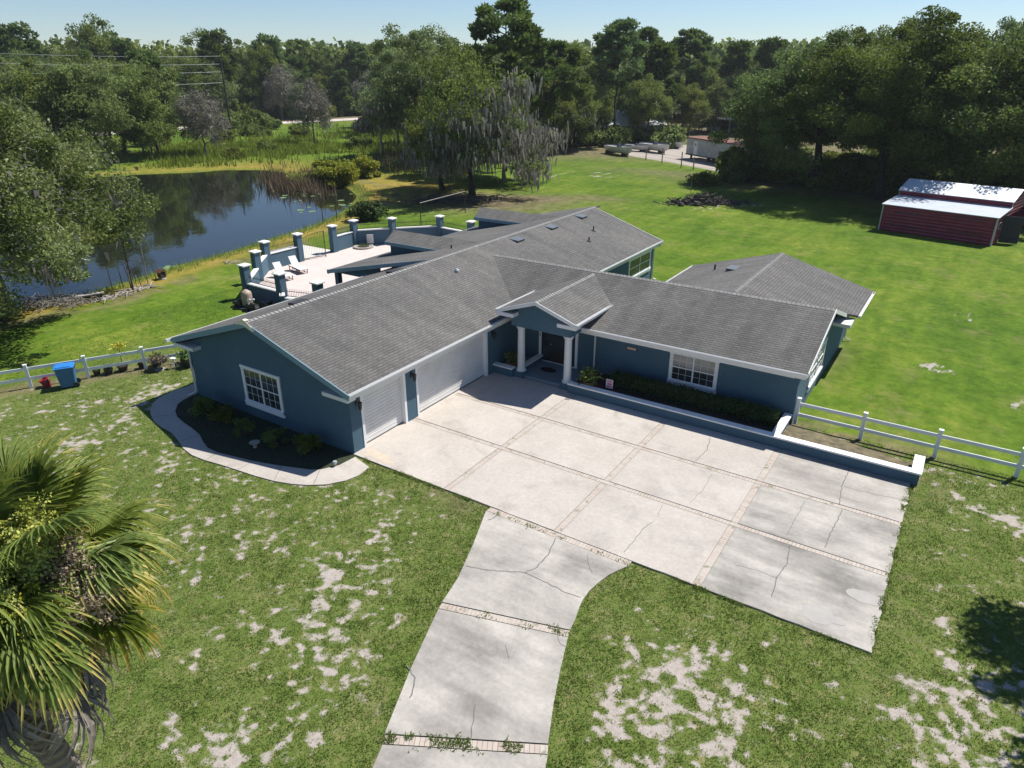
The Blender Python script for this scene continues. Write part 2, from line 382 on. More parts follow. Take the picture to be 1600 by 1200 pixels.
def groundmat():
    m, t, b = mat('lawn_ground'); P = objco(t)
    at = nd(t, 'ShaderNodeAttribute', attribute_name='zone'); at.attribute_type = 'GEOMETRY'
    sp = nd(t, 'ShaderNodeSeparateColor'); t.links.new(at.outputs['Color'], sp.inputs[0])
    sand, lush, dirt = sp.outputs[0], sp.outputs[1], sp.outputs[2]; marsh = at.outputs['Alpha']
    n1 = noise(t, P, .12, 5, .6); n2 = noise(t, P, .9, 6, .65); n3 = noise(t, P, 7, 5, .7); n4 = noise(t, P, 30, 4, .7)
    near = ramp(t, mth(t, 'ADD', mth(t, 'MULTIPLY', n2, .5), mth(t, 'MULTIPLY', n3, .5)), [(.33, (.070,.108,.020,1)), (.5, (.112,.152,.034,1)), (.66, (.18,.185,.070,1))])
    lushc = ramp(t, mth(t, 'ADD', mth(t, 'MULTIPLY', n1, .55), mth(t, 'MULTIPLY', n2, .45)), [(.36, (.058,.116,.011,1)), (.5, (.098,.164,.016,1)), (.63, (.160,.200,.030,1))])
    mpp = nd(t, 'ShaderNodeMapping'); mpp.inputs['Scale'].default_value = (.9, .16, 1); mpp.inputs['Rotation'].default_value = (0,0,.5); t.links.new(P, mpp.inputs[0])
    mow = ramp(t, noise(t, mpp.outputs[0], 1.0, 4, .6), [(.35, (.80,.84,.8,1)), (.65, (1.15,1.10,1.1,1))])
    lushc = mix(t, 1.0, lushc, mow, 'MULTIPLY')
    lushc = mix(t, 1.0, lushc, ramp(t, noise(t, P, 2.4, 8, .8), [(.36, (.66,.72,.62,1)), (.64, (1.28,1.22,1.3,1))]), 'MULTIPLY')
    lushc = mix(t, ramp(t, noise(t, P, .33, 8, .75), [(.54, (0,0,0,1)), (.72, (.6,.6,.6,1))]), lushc, (.24,.21,.085,1))
    near = mix(t, ramp(t, noise(t, P, 2.6, 8, .75), [(.53, (0,0,0,1)), (.64, (.7,.7,.7,1))]), near, (.25,.215,.10,1))
    g = mix(t, lush, near, lushc)
    speck = ramp(t, n4, [(.3, (.62,.62,.62,1)), (.7, (1.3,1.3,1.3,1))])
    g = mix(t, .8, g, speck, 'MULTIPLY')
    g = mix(t, marsh, g, ramp(t, n2, [(.35, (.17,.165,.02,1)), (.6, (.34,.22,.06,1))]))
    dirtc = ramp(t, n2, [(.35, (.10,.075,.05,1)), (.65, (.22,.165,.115,1))])
    g = mix(t, mth(t, 'MULTIPLY', dirt, ramp(t, n3, [(.3, (.4,.4,.4,1)), (.55, G)])), g, dirtc)
    sandc = ramp(t, n3, [(.3, (.29,.25,.215,1)), (.7, (.43,.385,.345,1))])
    n5 = noise(t, P, 4.2, 7, .72)
    sf = mth(t, 'ADD', sand, mth(t, 'MULTIPLY', mth(t, 'SUBTRACT', mth(t, 'ADD', mth(t, 'MULTIPLY', n4, .25), mth(t, 'MULTIPLY', n5, .75)), .5), 2.2))
    sf = ramp(t, sf, [(.34, (0,0,0,1)), (.74, G)])
    sf = mth(t, 'MULTIPLY', sf, ramp(t, sand, [(.02, (0,0,0,1)), (.16, G)]))
    g = mix(t, sf, g, sandc)
    t.links.new(g, b.inputs['Base Color']); b.inputs['Roughness'].default_value = 1.0; b.inputs['Specular IOR Level'].default_value = .1
    t.links.new(bump(t, mth(t, 'ADD', n3, mth(t, 'MULTIPLY', n4, .6)), .5, .05), b.inputs['Normal'])
    return m
M['ground'] = groundmat()
def watermat():
    m, t, b = mat('pond_water'); P = objco(t)
    b.inputs['Base Color'].default_value = (.012,.014,.010,1); b.inputs['Roughness'].default_value = .03
    b.inputs['IOR'].default_value = 1.33; b.inputs['Specular IOR Level'].default_value = .5
    mp = nd(t, 'ShaderNodeMapping'); mp.inputs['Scale'].default_value = (1,1,1); t.links.new(P, mp.inputs[0])
    h = mth(t, 'ADD', noise(t, mp.outputs[0], 1.6, 3, .5), mth(t, 'MULTIPLY', noise(t, mp.outputs[0], .35, 2), 1.5))
    t.links.new(bump(t, h, .12, .03), b.inputs['Normal'])
    return m
M['water'] = watermat()

# ------------------------------------------------------------------ terrain
POND = [(-55,-60),(-40,-30),(-33,-8),(-30.6,0),(-30.4,2.6),(-29.6,5.8),(-30,8.3),(-30.6,11),(-31.3,14),(-31.4,17),(-32,20.5),(-33,24.8),
        (-34,29.5),(-36,34.8),(-39.2,40.4),(-43.3,45.6),(-49,49.4),(-55,50.5),(-59,48.5),(-60.5,51.5),(-66,54.5),(-73.4,55.4),(-79.1,51.7),(-80.6,47.2),
        (-84,43.2),(-88,36),(-97,22),(-106,0),(-110,-30),(-110,-60)]
def polydist(px, py, poly):
    px = np.asarray(px, float); py = np.asarray(py, float); d = np.full(px.shape, 1e9); ins = np.zeros(px.shape, bool); n = len(poly)
    for i in range(n):
        ax, ay = poly[i]; bx, by = poly[(i+1) % n]; ex, ey = bx-ax, by-ay
        tt = np.clip(((px-ax)*ex+(py-ay)*ey)/(ex*ex+ey*ey), 0, 1)
        d = np.minimum(d, np.hypot(px-ax-tt*ex, py-ay-tt*ey))
        c = ((ay > py) != (by > py)) & (px < (bx-ax)*(py-ay)/((by-ay) if by != ay else 1e-9)+ax); ins ^= c
    return np.where(ins, d, -d)      # positive inside
def blob(x, y, cx, cy, rx, ry=None, rot=0):
    ry = ry or rx; dx = x-cx; dy = y-cy; u = dx*cos(rot)+dy*sin(rot); v = -dx*sin(rot)+dy*cos(rot)
    return np.exp(-((u/rx)**2+(v/ry)**2))
LOT = [(-46,118),(-36,101.5),(-25,95.5),(-14.5,88.6),(-8,88.4),(4,90),(30,87),(60,83),(110,78),(110,92),(60,99),(24,103),(0,112),(-30,126)]
PAD = [(0,-.1),(18.2,-.1),(18.2,9.6),(0,9.6)]
SANDB = [  # photo pixel, radius, strength : bare patches of the lawn
 (1040,1120,1.1,.55),(1010,1180,1.1,.5),(1100,1060,.9,.3),(1130,1160,1.0,.25),(1060,1020,.8,.22),(950,1040,.6,.25),(1180,1100,.8,.2),(1290,1055,.5,.3),(1330,1035,.5,.35),
 (900,1190,.5,.15),(350,1165,.8,.38),(290,1190,.7,.35),(270,1130,.6,.12),(480,1110,.5,.1),(560,870,.9,.20),(540,905,.7,.14),(470,870,.8,.10),(600,850,.6,.14),
 (330,900,.8,.10),(290,890,.8,.10),(520,960,.8,.10),(480,1010,.8,.12),(380,985,.8,.10),(620,960,.6,.08),(350,840,1.0,.06),
 (1530,800,.8,.26),(1590,820,.7,.30),(1470,790,.7,.16),(1560,1120,1.2,.30),(1500,1150,1.0,.22),(1590,1180,1.2,.3),(1440,1150,.9,.12),(1550,1070,.7,.2),(1480,870,.6,.12),
 (250,605,1.0,.32),(230,630,1.0,.2),(215,615,1.2,.18),(200,655,.9,.14),(150,690,.8,.16),(170,770,.8,.08),(255,735,.5,.12),
 (1460,575,.8,.62),(1500,495,1.1,.58),(1270,535,.7,.5),(1590,630,.8,.5),(1340,690,.5,.0),(1370,480,.6,.1),(1215,560,.6,.0),
 (900,270,5,.3),(950,275,4,.3),(840,280,4,.24),(1000,262,3,.12),(1310,420,.8,.0),(205,482,.8,.16),(190,485,1.6,.14),(260,478,.5,.2),(50,525,1.2,.2),(375,483,.8,.25),
 (680,300,3,.1),(620,330,2,.1),(1145,318,2.0,.5),(1190,320,2.5,.3),(1065,318,1.4,.42),(1110,325,2.2,.4)]
def zone(x, y):
    dist = np.hypot(x-CAM[0], y-CAM[1])
    s = .18*fbm(x, y, 1.9, 3, 3)+.40*fbm(x, y, .34, 9, 3)+.42*fbm(x, y, .18, 19, 2)
    front = np.clip((9.5-y)/2.5, 0, 1)*np.clip((x+14)/3, 0, 1)
    front = np.maximum(front, np.clip((4-y)/2, 0, 1)*np.clip((x+19)/3, 0, 1))
    front = np.maximum(front, np.clip((12.5-y)/1.5, 0, 1)*np.clip((x-13.5)/1, 0, 1))
    big = fbm(x, y, 6, 21, 2)
    bias = .09*front*(big*2-.6)-.55*(1-front)*.35
    bl = np.zeros_like(x)
    for u, v, r, k in SANDB:
        p = gp(u, v); bl = bl+k*blob(x, y, p[0], p[1], r*1.1)
    # grass grows greener along the paving edges
    dp = np.minimum(np.abs(polydist(x, y, ROAD)), np.abs(polydist(x, y, PAD)))
    edge = np.exp(-(dp/.9)**2)*front
    bl = np.where(front > .5, np.minimum(bl, .34)*.42, bl*.66)
    sand = np.clip((s+bias+bl-.16*edge-.660)*4.2+.5, 0, 1)
    lot = np.clip(polydist(x, y, LOT)/1.5+.5, 0, 1)
    sand = np.maximum(sand, lot)
    lush = 1-front; lush = np.clip(lush, 0, 1)
    # woodland floor
    wood = np.zeros_like(x)
    dirt = .9*blob(x, y, -31, 50, 9, 5)+.5*blob(x, y, -26, 46, 9, 4, .5)+.85*blob(x, y, -24, 54, 5, 2.2, .4)+.6*blob(x, y, -19, 58, 4, 2)+.8*blob(x, y, 4, 80, 20, 6)+.7*blob(x, y, 18, 70, 10, 8)+.5*blob(x, y, -20, 83, 12, 3)
    dirt = dirt+np.clip((dist-115)/15, 0, 1)*np.clip(.9-lot*2, 0, 1)*np.clip((x+75)/20, 0, 1)
    dirt = dirt+np.clip((dist-215)/15, 0, 1)
    dirt = dirt+.6*np.exp(-((polydist(x, y, POND)+3.0)/.8)**2)*(x > -60)*(fbm(x, y, 3, 5, 2) > .5)
    fencel = np.abs((x+15.98)*.875-(y+1.8)*.484)
    dirt = dirt+.8*np.exp(-(fencel/.7)**2)*(y < 6)*(x < -10)*(x > -24)
    dirt = dirt+.75*np.exp(-(polydist(x, y, [(13.5,9.6),(18,9.6),(18,11.6),(13.5,11.6)])/1.2)**2)*(fbm(x, y, .6, 8, 2) > .42)
    dirt = dirt+.5*blob(x, y, *gp(1300,560)[:2], .8, 2.5)+.6*blob(x, y, *gp(720,790)[:2], .6)+.5*blob(x, y, *gp(700,760)[:2], .7)
    dirt = dirt+.35*np.clip((s-.56)*8, 0, 1)*front
    # marshy yellow verge around the pond
    pd = polydist(x, y, POND)
    marsh = np.exp(-((pd+1.0)/1.5)**2)*1.0
    marsh = np.maximum(marsh, .9*blob(x, y, -48, 56, 9, 5)); marsh = np.maximum(marsh, 1.0*blob(x, y, *gp(640,288)[:2], 8, 5)); marsh = np.maximum(marsh, .8*blob(x, y, *gp(600,315)[:2], 4, 3)); marsh = np.maximum(marsh, np.clip(np.exp(-((pd+3)/6)**2), 0, 1)*.6*(y > 42))
    marsh = marsh*(.55+.6*fbm(x, y, 4, 31, 2))
    return np.clip(sand, 0, 1), np.clip(lush, 0, 1), np.clip(dirt, 0, 1), np.clip(marsh, 0, 1)
ROADL = [gp(*p)[:2] for p in [(759,800),(740,850),(715,905),(688,945),(640,1050),(600,1150)]]
ROADR = [gp(*p)[:2] for p in [(985,884),(966,892),(950,900),(934,912),(920,925),(910,939),(905,950),(898,970),(889,990),(876,1045),(865,1100),(856,1165)]]
dl = np.array(ROADL[-1])-np.array(ROADL[-2]); dl /= np.hypot(*dl); dr = np.array(ROADR[-1])-np.array(ROADR[-3]); dr /= np.hypot(*dr)
ROADL += [tuple(np.array(ROADL[-1])+dl*k) for k in (3, 8)]; ROADR += [tuple(np.array(ROADR[-1])+dr*k) for k in (3, 8)]
ROAD = ROADL[::-1]+[(6.44,-.1),(11.65,-.1)]+ROADR
def axis(parts):
    a = []
    for lo, hi, st in parts: a += list(np.arange(lo, hi, st))
    a.append(parts[-1][1]); return np.array(a)
XS = axis([(-1500,-300,60),(-300,-120,10),(-120,-62,2.0),(-62,-34,.7),(-34,-24,.35),(-24,27,.085),(27,60,1.5),(60,160,8),(160,1500,60)])
YS = axis([(-120,-40,8),(-40,-20,1.0),(-20,-12,.25),(-12,14,.085),(14,30,.4),(30,60,.7),(60,130,1.2),(130,300,8),(300,2600,70)])
gx, gy = np.meshgrid(XS, YS); X = gx.ravel(); Y = gy.ravel()
pd = polydist(X, Y, POND)
Z = np.where(pd > 0, -np.minimum(pd*.16, 1.3), 0)
Z += .05*(fbm(X, Y, 5, 40, 2)-.5)*np.clip((np.hypot(X-5, Y-8)-22)/6, 0, 1)
Z -= .004
me = bpy.data.meshes.new('lawn')
nx, ny = len(XS), len(YS)
me.vertices.add(nx*ny); me.vertices.foreach_set('co', np.stack([X, Y, Z], 1).astype(np.float32).ravel())
ii = (np.arange(ny-1)[:, None]*nx+np.arange(nx-1)[None, :]).ravel()
q = np.stack([ii, ii+1, ii+nx+1, ii+nx], 1).astype(np.int32)
me.loops.add(q.size); me.loops.foreach_set('vertex_index', q.ravel())
me.polygons.add(len(q)); me.polygons.foreach_set('loop_start', np.arange(len(q), dtype=np.int32)*4)
try: me.polygons.foreach_set('loop_total', np.full(len(q), 4, dtype=np.int32))
except Exception: pass
zs = zone(X, Y)
ca = me.attributes.new('zone', 'FLOAT_COLOR', 'POINT'); ca.data.foreach_set('color', np.stack(zs, 1).astype(np.float32).ravel())
me.materials.append(M['ground']); me.update(calc_edges=True)
for p in me.polygons: pass
me.polygons.foreach_set('use_smooth', np.ones(len(q), dtype=bool))
lawn = link_mesh('lawn', me); tag(lawn, kind='structure')

b = MB(); b.add([(-125,-70,-.2),(-25,-70,-.2),(-25,62,-.2),(-125,62,-.2)], [(0,1,2,3)])
tag(b.build('pond', M['water']), kind='structure')

# public road beyond the pond
def strip(name, L, R, z, m, kind='structure', uv=False, zb=None):
    bb = MB(); n = len(L)
    vs = [(p[0], p[1], z) for p in L]+[(p[0], p[1], z) for p in R]
    for i in range(n-1): bb.add([vs[i], vs[i+1], vs[n+i+1], vs[n+i]], [(0,1,2,3)])
    o = bb.build(name, m); return tag(o, kind=kind)
rn = [gp(*p) for p in [(256,204.6),(330,199.5),(420,194.5),(500,190.5),(575,186.5)]]
d0 = Vector(rn[0])-Vector(rn[1]); d0.normalize(); d1 = Vector(rn[-1])-Vector(rn[-2]); d1.normalize()
near = [tuple(Vector(rn[0])+d0*k) for k in (140, 50)]+rn+[tuple(Vector(rn[-1])+d1*k) for k in (60, 160)]
def offs(P, d):
    out = []
    for i in range(len(P)):
        a = Vector(P[max(0, i-1)][:2]); c = Vector(P[min(len(P)-1, i+1)][:2]); t_ = (c-a).normalized(); out.append((P[i][0]-t_.y*d, P[i][1]+t_.x*d, 0))
    return out
strip('road', near, offs(near, 8.5), .02, M['lot'])
strip('road_centre_line', offs(near, 4.15), offs(near, 4.35), .026, simple('road_yellow', (.5,.35,.05,1)))

# ------------------------------------------------------------------ paved drive
AX = [4.52, 9.0, 13.61]; BY = [3.46, 6.44]; HW = .115
xe = [0.0]+[v for a in AX for v in (a-HW, a+HW)]+[18.2]; ye = [-.05]+[v for a in BY for v in (a-HW, a+HW)]+[9.5]
tones = {(0,0):.02,(1,0):.12,(2,0):.22,(3,0):.95,(0,1):0.0,(1,1):.06,(2,1):.22,(3,1):.9,(0,2):.0,(1,2):.12,(2,2):.2,(3,2):.7}
def toned(name, polys, z, m, thick=.0):
    me = bpy.data.meshes.new(name); vs = []; fs = []; tn = []
    for poly, t_ in polys:
        b0 = len(vs); n = len(poly); vs += [(p[0], p[1], z) for p in poly]; fs.append(tuple(range(b0, b0+n))); tn.append(t_)
        if thick:
            vs += [(p[0], p[1], z-thick) for p in poly]
            for i in range(n): fs.append((b0+i, b0+n+i, b0+n+(i+1) % n, b0+(i+1) % n)); tn.append(t_)
    me.from_pydata(vs, [], fs); a = me.attributes.new('tone', 'FLOAT', 'FACE'); a.data.foreach_set('value', np.array(tn, dtype=np.float32))
    me.materials.append(m); o = bpy.data.objects.new(name, me); C.objects.link(o); return tag(o, kind='structure')
polys = []
rr = random.Random(5)
for i in range(4):
    for j in range(3):
        x0, x1, y0, y1 = xe[2*i], xe[2*i+1], ye[2*j], ye[2*j+1]
        if i == 0 and j == 2: y1 = 9.62
        P = [(x0,y0),(x1,y0),(x1,y1),(x0,y1)]
        if i == 3:       # ragged turf-eaten right edge
            P = [(x0,y0)]+[(18.10+.16*float(fbm(np.array([k*.075]), np.array([j*9.]), .5, 2, 4)[0])+rr.uniform(-.01,.01), y0+(y1-y0)*k/60) for k in range(61)]+[(x0,y1)]
        if j == 0 and i > 0:
            e = [(x0+(x1-x0)*k/10, y0+rr.uniform(-.025,.025)) for k in range(11)]
            P = e+[p for p in P if p[1] > y0+.001]
        polys.append((P, tones[(i, j)]))
toned('driveway', polys, .045, M['concrete'], .12)
# recess floors in front of the garage doors
toned('garage_threshold', [([(-.3,.55),(0,.55),(0,3.1),(-.3,3.1)], 0), ([(-.3,3.75),(0,3.75),(0,8.95),(-.3,8.95)], 0)], .045, M['concrete'])
def bricks(name, rects, z=.041):
    bb = MB()
    for (x0, y0, x1, y1, wd) in rects:
        a = Vector((x0, y0, 0)); c = Vector((x1, y1, 0)); d = (c-a); L = d.length; d.normalize(); n = Vector((-d.y, d.x, 0))*wd/2
        ps = [a-n, c-n, c+n, a+n]; bb.add([(p.x, p.y, z) for p in ps], [(0,1,2,3)], [[(0,.02),(L,.02),(L,.46),(0,.46)]])
    return tag(bb.build(name, M['brick']), kind='structure')
R = []
for a in AX: R.append((a, -.04, a, 9.35, 2*HW+.0))
bricks('driveway_brick_strips', R, .037)
R = []
for yb in BY:
    xs_ = [0.0]+[v for a in AX for v in (a-HW, a+HW)]+[18.15]
    for k in range(0, 8, 2): R.append((xs_[k], yb, xs_[k+1], yb, 2*HW))
R.append((6.44, -.19, 11.62, -.19, .25))
bricks('driveway_brick_cross_strips', R, .035)
# access road to the pad
def cutline(L, Rr, v):  # helper, brick courses across the access road
    return
b1a, b1b = gp(688,947), gp(889,991); b2a, b2b = gp(600,1156), gp(856,1172)
def inset(p, q, k): p = Vector(p); q = Vector(q); n = Vector((-(q-p).y, (q-p).x, 0)).normalized()*k; return (p+n)[:2], (q+n)[:2]
L1 = [p for p in ROADL if p[1] > b1a[1]+.05]; R1 = [p for p in ROADR if p[1] > b1b[1]+.05]
u1, v1 = inset(b1a, b1b, .14); u1d, v1d = inset(b1a, b1b, -.14); u2, v2 = inset(b2a, b2b, .14); u2d, v2d = inset(b2a, b2b, -.14)
L2 = [p for p in ROADL if b2a[1]+.05 < p[1] < b1a[1]-.3]; R2 = [p for p in ROADR if b2b[1]+.05 < p[1] < b1b[1]-.3]
L3 = [p for p in ROADL if p[1] < b2a[1]-.3]; R3 = [p for p in ROADR if p[1] < b2b[1]-.3]
toned('access_drive', [
    ([(6.42,-.32)]+L1+[u1, v1]+R1[::-1]+[(11.6,-.32)], .80),
    ([u1d]+L2+[u2, v2]+R2[::-1]+[v1d], .85),
    ([u2d]+L3+R3[::-1]+[v2d], .85)], .03, M['concrete'], .1)
bricks('access_drive_brick_strips', [(*b1a[:2], *b1b[:2], .22), (*b2a[:2], *b2b[:2], .22)], .02)
# winding walkway round the garage
WO = [gp(*p)[:2] for p in [(577,731),(560,744),(540,752),(510,758),(480,759),(455,757),(430,753),(400,745),(370,735),(345,727),(320,720),(300,712),(287,702),(278,688),(268,676),(252,668),(240,658),(235,646),(238,632),(252,620),(270,612),(290,607)]]
WI = [gp(*p)[:2] for p in [(555,715),(530,728),(500,735),(485,735),(470,733),(440,729),(415,725),(390,720),(365,714),(340,708),(325,701),(318,692),(312,680),(300,670),(287,661),(277,652),(274,643),(278,632),(288,625),(300,619),(306,616),(310,613)]]
WO[-1] = (WO[-1][0]-.1, WO[-1][1]+.1); WO.append((-11.2, 4.5)); WI.append((-9.95, 4.5))
pl = []
for i in range(len(WO)-1): pl.append(([WO[i], WO[i+1], WI[i+1], WI[i]], .22))
toned('walkway', pl, .035, M['concrete'], .1)
# joints, cracks (photo positions on the paving)
def ribbon(bb, pts, wd, z):
    P = [Vector((p[0], p[1], 0)) for p in pts]
    for i in range(len(P)-1):
        t_ = (P[i+1]-P[i]); 
        if t_.length < 1e-6: continue
        n = Vector((-t_.y, t_.x, 0)).normalized()*wd/2
        bb.add([(P[i]-n)[:2]+(z,), (P[i+1]-n)[:2]+(z,), (P[i+1]+n)[:2]+(z,), (P[i]+n)[:2]+(z,)], [(0,1,2,3)])
def wander(pts, amp, seed):
    r = random.Random(seed); out = []
    for i in range(len(pts)-1):
        a = Vector(pts[i][:2]); c = Vector(pts[i+1][:2]); n = max(2, int((c-a).length/.12))
        for k in range(n):
            p = a.lerp(c, k/n); out.append((p.x+r.uniform(-amp, amp), p.y+r.uniform(-amp, amp)))
    out.append(pts[-1][:2]); return out
CR = [([(1328,732),(1315,760),(1311,790)], .025),([(1316,798),(1300,830),(1288,858)], .025),([(1234,853),(1228,885),(1213,905),(1205,935)], .025),([(1258,785),(1240,815),(1229,838)], .014),
      ([(1110,685),(1104,705),(1086,722)], .022),([(1112,742),(1100,765),(1078,788)], .012),([(1020,817),(1005,828),(975,865)], .018),([(1035,790),(1028,810)], .01),
      ([(1318,762),(1370,775),(1412,783)], .014),([(1150,885),(1180,892),(1215,905)], .01),
      ([(868,842),(856,868),(838,888),(820,896),(790,894),(762,892),(728,885)], .03),([(820,896),(850,910),(880,925),(907,935)], .025),([(918,870),(921,890),(926,897)], .014),
      ([(778,804),(770,812),(762,814)], .03),([(636,1042),(648,1060),(646,1080),(640,1092)], .03),([(742,1100),(738,1130),(736,1158)], .022),([(790,1010),(795,1030)], .015),([(870,993),(873,1005),(884,1012)], .015)]
bb = MB()
for i, (ps, wd) in enumerate(CR):
    on_road = ps[0][1] > 800 and ps[0][0] < 930
    ribbon(bb, wander([gp(*p) for p in ps], .022, i), wd, .034 if on_road else .049)
for a in AX+[]:
    for s in (-1, 1):
        for j in range(3): ribbon(bb, [(a+s*HW, ye[2*j]), (a+s*HW, ye[2*j+1])], .012, .0485)
for yb in BY:
    for s in (-1, 1): ribbon(bb, [(0.02, yb+s*HW), (18.1, yb+s*HW)], .012, .049)
ribbon(bb, [(0.3,-.06),(18.15,-.06)], .012, .0475)
for p, q in (((315,645),(240,652)),((316,680),(282,690)),((395,722),(372,735)),((500,736),(490,758)),((340,708),(322,720)),((440,729),(428,753))):
    ribbon(bb, [gp(*p), gp(*q)], .02, .039)
tag(bb.build('driveway_cracks', M['crack']), kind='structure')
bb = MB()
for u, v, r, sq in ((1278,962,.42,.9),(1350,935,.48,.55),(1308,972,.22,.7)):
    c0 = gp(u, v); n = 40
    bb.add([(c0[0]+r*cos(2*pi*k/n)*(1+.06*sin(3*k)), c0[1]+r*sq*sin(2*pi*k/n)*(1+.05*cos(5*k)), .0488) for k in range(n)], [tuple(range(n))])
for i_, v_ in enumerate(bb.v): bb.v[i_] = (v_[0], v_[1], v_[2]+.001*(i_//40))
tag(bb.build('driveway_clean_spots', M['cleanspot']), kind='structure')
bb = MB()
for u, v, r, sq, sd in ((588,712,.55,.5,1),(603,722,.35,.45,2)):
    c0 = gp(u, v); n = 48; rq = random.Random(sd); ph = [rq.uniform(0,6.28) for _ in range(4)]
    bb.add([(c0[0]+r*cos(2*pi*k/n)*(1+.18*sin(3*2*pi*k/n+ph[0])+.12*sin(7*2*pi*k/n+ph[1])), c0[1]+r*sq*sin(2*pi*k/n)*(1+.2*sin(4*2*pi*k/n+ph[2])+.1*sin(9*2*pi*k/n+ph[3])), .0488+.001*sd) for k in range(n)], [tuple(range(n))])
tag(bb.build('driveway_tan_stain', simple('tan_stain_light', (.50,.42,.33,1), .95, .1, 3)), kind='structure')
# ------------------------------------------------------------------ the house
WX, LY = -9.85, 29.0                      # garage wing: x WX..0, y 0..LY
RX, RZ, EZ, SL = -4.925, 4.59, 2.81, .33  # ridge, eave height, slope
house = thing('house', (0,0,0), 'long single-storey blue stucco house with grey shingle roofs, garage wing and columned porch', 'house')
def part(bb, name, m, parent=house, label=None, **k):
    o = bb.build(name, m, parent, **k)
    if label: o['label'] = label
    return o
def gablewall(y0, y1, xa, xb, zt, xr, zr):
    bb = MB(); bb.solid([(xa,y0,0),(xb,y0,0),(xb,y0,zt),(xr,y0,zr),(xa,y0,zt)], (0,y1-y0,0)); return bb
ZT = 2.60; ZG = RZ-.14
part(gablewall(0, .2, WX, 0, ZT, RX, ZG), 'wall', M['stucco'])
part(gablewall(LY-.2, LY, WX, 0, ZT, RX, ZG), 'wall', M['stucco'])
part(MB().box(WX, WX+.2, .2, LY-.2, 0, ZT), 'wall', M['stucco'])
bb = MB()
for y0, y1 in ((.2,.55),(3.1,3.75),(8.95,LY-.2)): bb.box(-.2, 0, y0, y1, 0, ZT)
for y0, y1 in ((.55,3.1),(3.75,8.95)): bb.box(-.2, 0, y0, y1, 2.32, ZT)
part(bb, 'wall', M['stucco'])
EX1, EY0, EY1 = 13.5, 11.75, 18.3
bb = MB(); bb.box(0.0, EX1-.2, EY0, EY0+.2, 0, ZT+.35); part(bb, 'wall', M['stucco'])
bb = MB(); bb.solid([(EX1,EY0,0),(EX1,EY1,0),(EX1,23.7,0),(EX1,23.7,ZT),(EX1,18.9,ZT+.1),(EX1,15.0,4.1),(EX1,EY0,3.0)], (-.2,0,0)); part(bb, 'wall', M['stucco'])
bb = MB(); bb.solid([(5.1,23.7,0),(13.3,23.7,0),(13.3,23.7,ZT),(9.5,23.7,4.05),(5.1,23.7,ZT)], (0,-.2,0)); bb.box(5.1,5.3,18.5,23.5,0,ZT); part(bb, 'wall', M['stucco'])
# roofs
g0, g1 = -.42, 29.38
mr = part(MB().roof([(.40,g0,EZ+.026),(.40,g1,EZ+.026),(RX,g1,RZ),(RX,g0,RZ)], .1, (0,1,0)).roof([(WX-.48,g1,EZ),(WX-.48,g0,EZ),(RX,g0,RZ),(RX,g1,RZ)], .1, (0,1,0)), 'roof', M['shingle'])
ER = 4.23; XV = RX+(RZ-ER)/SL
er = part(MB().roof([(XV,15,ER),(13.93,15,ER),(13.93,10.7,EZ),(.48,10.7,EZ)], .1, (1,0,0)).roof([(XV,15,ER),(.48,19.3,EZ),(13.93,19.3,EZ),(13.93,15,ER)], .1, (1,0,0)), 'roof', M['shingle'])
rrf = part(MB().roof([(9.5,15.02,4.235),(9.5,24.1,4.235),(4.6,24.1,2.835),(4.6,19.24,2.835)], .1, (0,1,0)).roof([(9.5,15.02,4.235),(14.4,19.24,2.835),(14.4,24.1,2.835),(9.5,24.1,4.235)], .1, (0,1,0)), 'roof', M['shingle'])
PX, PZ, PE, PY = 2.52, 4.15, 3.46, 9.12
pr = part(MB().roof([(PX,PY,PZ),(PX+2.03,PY,PE),(PX+2.03,12.8,PE),(PX,14.85,PZ)], .09, (0,1,0)).roof([(PX,PY,PZ),(PX-2.03,PY,PE),(PX-2.03,12.8,PE),(PX,14.85,PZ)], .09, (0,1,0)), 'roof', M['shingle'], label='small gabled shingle roof over the front porch')
lan = part(MB().roof([(-13.75,11.9,2.58),(-13.75,31.0,2.58),(-5.2,31.0,4.42),(-5.2,11.9,4.42)], .1, (0,1,0)), 'roof', M['shingle'], label='shallow shingle roof over the patio lanai')
for yr, z_r in ((17.0,4.2),(26.5,4.2)):
    part(MB().roof([(-12.9,yr,z_r),(-5.9,yr,z_r),(-5.9,yr-1.35,z_r-.46),(-12.5,yr-1.35,z_r-.46)], .1, (1,0,0)).roof([(-12.9,yr,z_r),(-5.9,yr,z_r),(-5.9,yr+1.35,z_r-.46),(-12.5,yr+1.35,z_r-.46)], .1, (1,0,0)), 'roof', M['shingle'], label='small shingle cross gable above the patio lanai')
    part(MB().box(-12.3,-6.2,yr-1.1,yr+1.1,2.6,z_r-.52), 'wall', M['stucco'])
    part(MB().solid([(-12.5,yr-1.37,z_r-.44),(-6.8,yr-1.37,z_r-.44),(-6.8,yr-1.37,z_r-.66),(-12.5,yr-1.37,z_r-.66)], (0,-.03,0)), 'fascia', M['stucco_trim'])
# lanai posts, beam, fascia
part(MB().solid([(-13.8,11.87,2.6),(-5.6,11.87,4.36),(-5.6,11.87,4.16),(-13.8,11.87,2.36)], (0,-.03,0)).box(-13.79,-13.76,11.87,31,2.34,2.58), 'fascia', M['stucco_trim'])
for yy in (12.3,17.3,22.3,27.3,30.6): part(MB().box(-13.5,-13.2,yy-.15,yy+.15,0,2.4), 'post', M['stucco'])
part(MB().box(-13.48,-13.22,12.16,30.7,2.3,2.5), 'beam', M['stucco'])
part(MB().solid([(-13.3,12.1,2.45),(-9.7,12.1,2.45),(-9.7,12.1,3.3),(-13.3,12.1,2.56)], (0,.1,0)), 'wall', M['stucco'])
